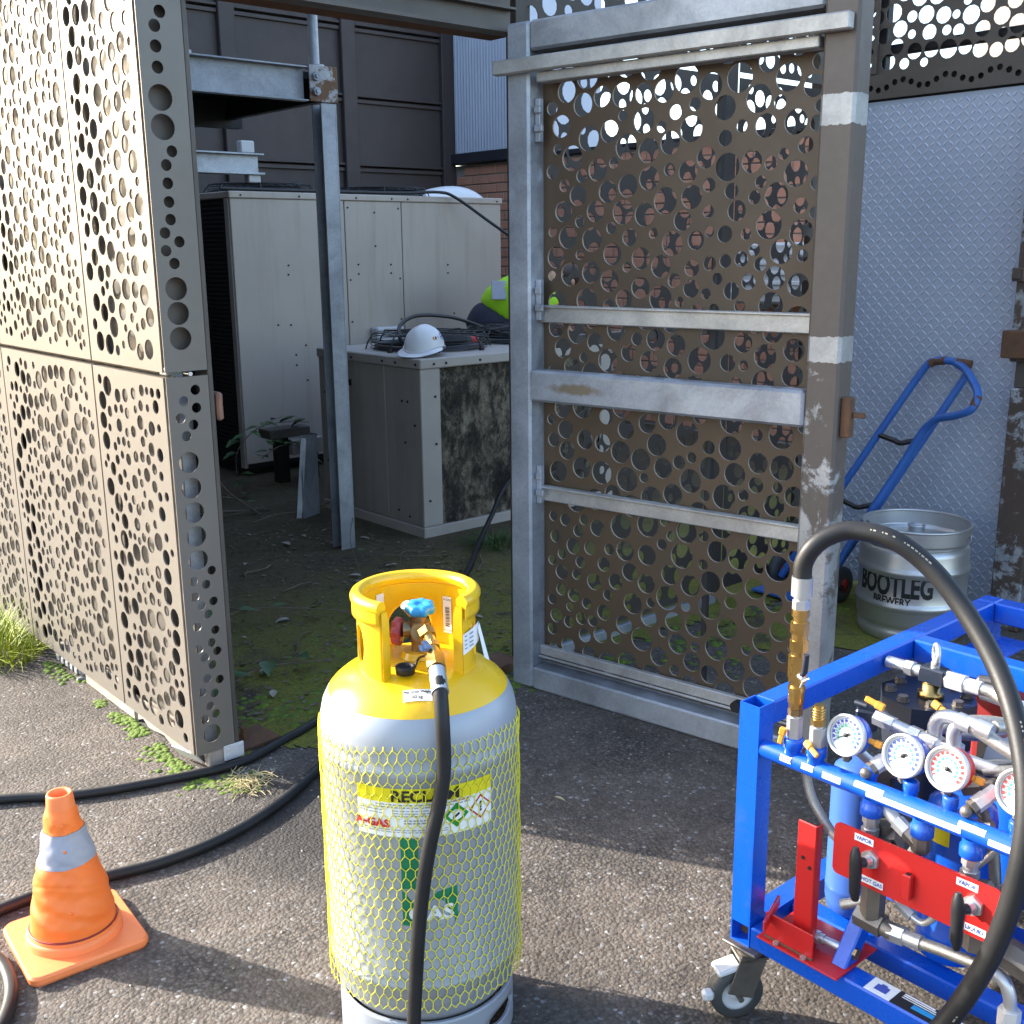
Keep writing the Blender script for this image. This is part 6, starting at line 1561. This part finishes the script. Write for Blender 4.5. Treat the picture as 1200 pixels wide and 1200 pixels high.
# leaves
def leaf_mesh(m, c, L_, w_, az, tilt, lobes=False):
    d = Vector((math.cos(az) * math.cos(tilt), math.sin(az) * math.cos(tilt), math.sin(tilt))); s_ = d.cross(Vector((0, 0, 1))).normalized(); u = s_.cross(d)
    prof = [(0, .08), (.12, .75), (.3, 1), (.5, .8), (.75, .45), (1, .03)] if lobes else [(0, .05), (.2, .7), (.45, 1), (.7, .75), (1, .03)]
    vs = []
    for t, q in prof:
        p = Vector(c) + d * L_ * t - u * L_ * .18 * t * t
        vs += [p - s_ * w_ * q / 2 + u * w_ * .14 * q, p, p + s_ * w_ * q / 2 + u * w_ * .14 * q]
    m.add(vs, [(3 * k + j, 3 * k + j + 1, 3 * k + j + 4, 3 * k + j + 3) for k in range(len(prof) - 1) for j in range(2)], True)
def vine(stem, leaves, label, r=.0028):
    v = thing("vine", stem[0], label, "vine")
    m = MB(); m.tube(smooth_path(stem, 6), r, 6); m.build("stem", MAT['twig'], v)
    for c, L_, w_, az, ti in leaves:
        m = MB(); leaf_mesh(m, c, L_, w_, az, ti, True); m.build("leaf", MAT['leaf'], v)
    return v
def rl(pts, n, L_, seed):
    r_ = random.Random(seed); out = []; P = smooth_path(pts, 6)
    for k in range(n):
        p = P[int((k + .5) / n * (len(P) - 1))] + Vector((r_.gauss(0, .015), r_.gauss(0, .015), r_.uniform(.005, .03))); q = L_ * r_.uniform(.7, 1.3)
        out.append((p, q, q * .75, r_.uniform(0, 6.28), r_.uniform(-.3, .5)))
    return out
pts = [(1.55, 3.75, .01), (1.75, 3.9, .05), (2.0, 3.95, .07), (2.25, 3.8, .05), (2.4, 3.65, .03), (2.5, 3.5, .02)]
vine(pts, rl(pts, 9, .075, 1), "trailing vine with a few leaves across the mossy ground inside the gateway")
pts = [(1.5, 3.3, .01), (1.65, 3.38, .03), (1.8, 3.42, .03), (2.0, 3.35, .02)]
vine(pts, rl(pts, 8, .065, 2), "leafy creeper low on the moss just past the wall end")
pts = [(2.55, 3.9, .01), (2.7, 4.2, .05), (2.85, 4.5, .10), (3.0, 4.7, .17), (3.1, 4.85, .2)]
vine(pts, rl(pts, 4, .06, 3), "thin vine strand hanging from the foot of the channel post", .002)
pts = [(3.1, 6.1, .02), (3.15, 6.25, .25), (3.3, 6.25, .40), (3.5, 6.28, .42), (3.7, 6.28, .40)]
vine(pts, rl(pts, 16, .095, 4), "dark vine climbing over the steel stand before the tall unit")
pts = [(2.95, 5.6, .02), (2.9, 5.9, .12), (2.85, 6.1, .3), (2.8, 6.4, .38)]
vine(pts, rl(pts, 3, .06, 6), "bare curved vine stem rising in the dark beside the tall unit", .005)
pts = [(3.3, 6.2, .22), (3.45, 6.22, .28), (3.6, 6.23, .25), (3.65, 6.22, .15)]
vine(pts, rl(pts, 12, .09, 8), "vine leaves hanging below the top of the steel stand", .003)
# fallen twigs and leaves
for k in range(26):
    x, y = vr.uniform(1.6, 3.3), vr.uniform(3.2, 5.2)
    if 2.7 < x and y > 4.4: y -= .8
    a = vr.uniform(0, 3.14); L_ = vr.uniform(.08, .35); pts = [Vector((x, y, .008)) + Vector((math.cos(a), math.sin(a), 0)) * L_ * (t - .5) + Vector((vr.gauss(0, .02), vr.gauss(0, .02), vr.uniform(0, .015))) for t in (0, .33, .66, 1)]
    m = MB(); m.tube(smooth_path(pts, 4), vr.uniform(.0015, .0045), 5); m.build("twig", MAT['twig'], None, "thin dry twig lying on the mossy ground inside the gateway", "twig", "twigs on the mossy ground", base=(x, y, .006))
for k in range(10):
    x, y = vr.uniform(2.0, 3.1), vr.uniform(5.3, 6.2); a = vr.uniform(-.5, .5); L_ = vr.uniform(.3, .7)
    pts = [Vector((x, y, .012)) + Vector((math.cos(a), math.sin(a), 0)) * L_ * (t - .5) + Vector((vr.gauss(0, .03), vr.gauss(0, .03), vr.uniform(0, .04))) for t in (0, .33, .66, 1)]
    m = MB(); m.tube(smooth_path(pts, 4), vr.uniform(.003, .007), 5); m.build("branch", MAT['twig'], None, "dry branch in the litter at the back of the yard by the tall unit", "branch", "branches at the back of the yard", base=(x, y, .006))
for k in range(34):
    x, y = vr.uniform(1.55, 3.2), vr.uniform(3.1, 5.3); m = MB(); q = vr.uniform(.03, .065)
    leaf_mesh(m, (x, y, .012), q, q * vr.uniform(.35, .6), vr.uniform(0, 6.28), vr.uniform(-.05, .3)); m.build("fallen_leaf", MAT['dry'], None, "pale dead leaf lying on the mossy ground inside the gateway", "leaf", "dead leaves on the mossy ground", base=(x, y, .01))
for x, y, mt, lb_ in ((1.93, 2.05, 'straw', "small yellow leaf on the open asphalt right of the gas cylinder"), (1.83, 2.45, 'leaf', "small dark leaf on the shaded asphalt closest to the gas cylinder collar"), (2.05, 2.42, 'twig', "dark scrap of leaf on the shaded asphalt before the gate's bottom rail")):
    m = MB(); leaf_mesh(m, (x, y, .004), .035, .011, vr.uniform(0, 6.28), .05); m.build("fallen_leaf", MAT[mt], None, lb_, "leaf", None, base=(x, y, .002))
# leaf litter, soil crumbs and moss cushions on the yard floor
m = MB()
for _ in range(2600):
    x, y = vr.uniform(1.42, 3.3), 2.95 + 2.9 * vr.random() ** 1.2; q = vr.uniform(.004, .016); a = vr.uniform(0, 6.28); tl = vr.uniform(-.6, .6)
    u = Vector((math.cos(a), math.sin(a), tl * .4)) * q; v = Vector((-math.sin(a), math.cos(a), vr.uniform(-.4, .4))) * q * vr.uniform(.3, .7); c = Vector((x, y, .006 + q * .25))
    m.add([c - u, c - v + Vector((0, 0, q * .2)), c + u, c + v], [(0, 1, 2, 3)])
m.build("leaf_litter", MAT['twig'], None, "brown crumbs of leaf litter over the yard floor inside the gateway", "litter", None, 'stuff')
sp = []
for _ in range(900):
    x, y = vr.uniform(1.45, 2.7), 2.92 + abs(vr.gauss(0, .32))
    if math.sin(x * 9 + 2 * math.sin(y * 6)) + math.sin(y * 11 + x * 3) > -.3: sp.append((x, y, vr.uniform(.006, .02)))
moss("moss", sp, "low green moss cushions on the yard floor just inside the gateway")
# small stones and grit on the asphalt
m = MB()
for _ in range(420):
    x, y = vr.uniform(.5, 2.6), vr.uniform(1.2, 3.2); r = vr.uniform(.0015, .0045)
    if 1.25 < x < 1.45 and y > 2.8: continue
    a = vr.uniform(0, 6.28); m.add([(x + r * math.cos(a + k * 2.1), y + r * math.sin(a + k * 2.1), .0005) for k in range(3)] + [(x, y, r * 1.1)], [(0, 1, 3), (1, 2, 3), (2, 0, 3)])
m.build("grit", MAT['dry'], None, "loose grit scattered over the asphalt", "grit", None, 'stuff')
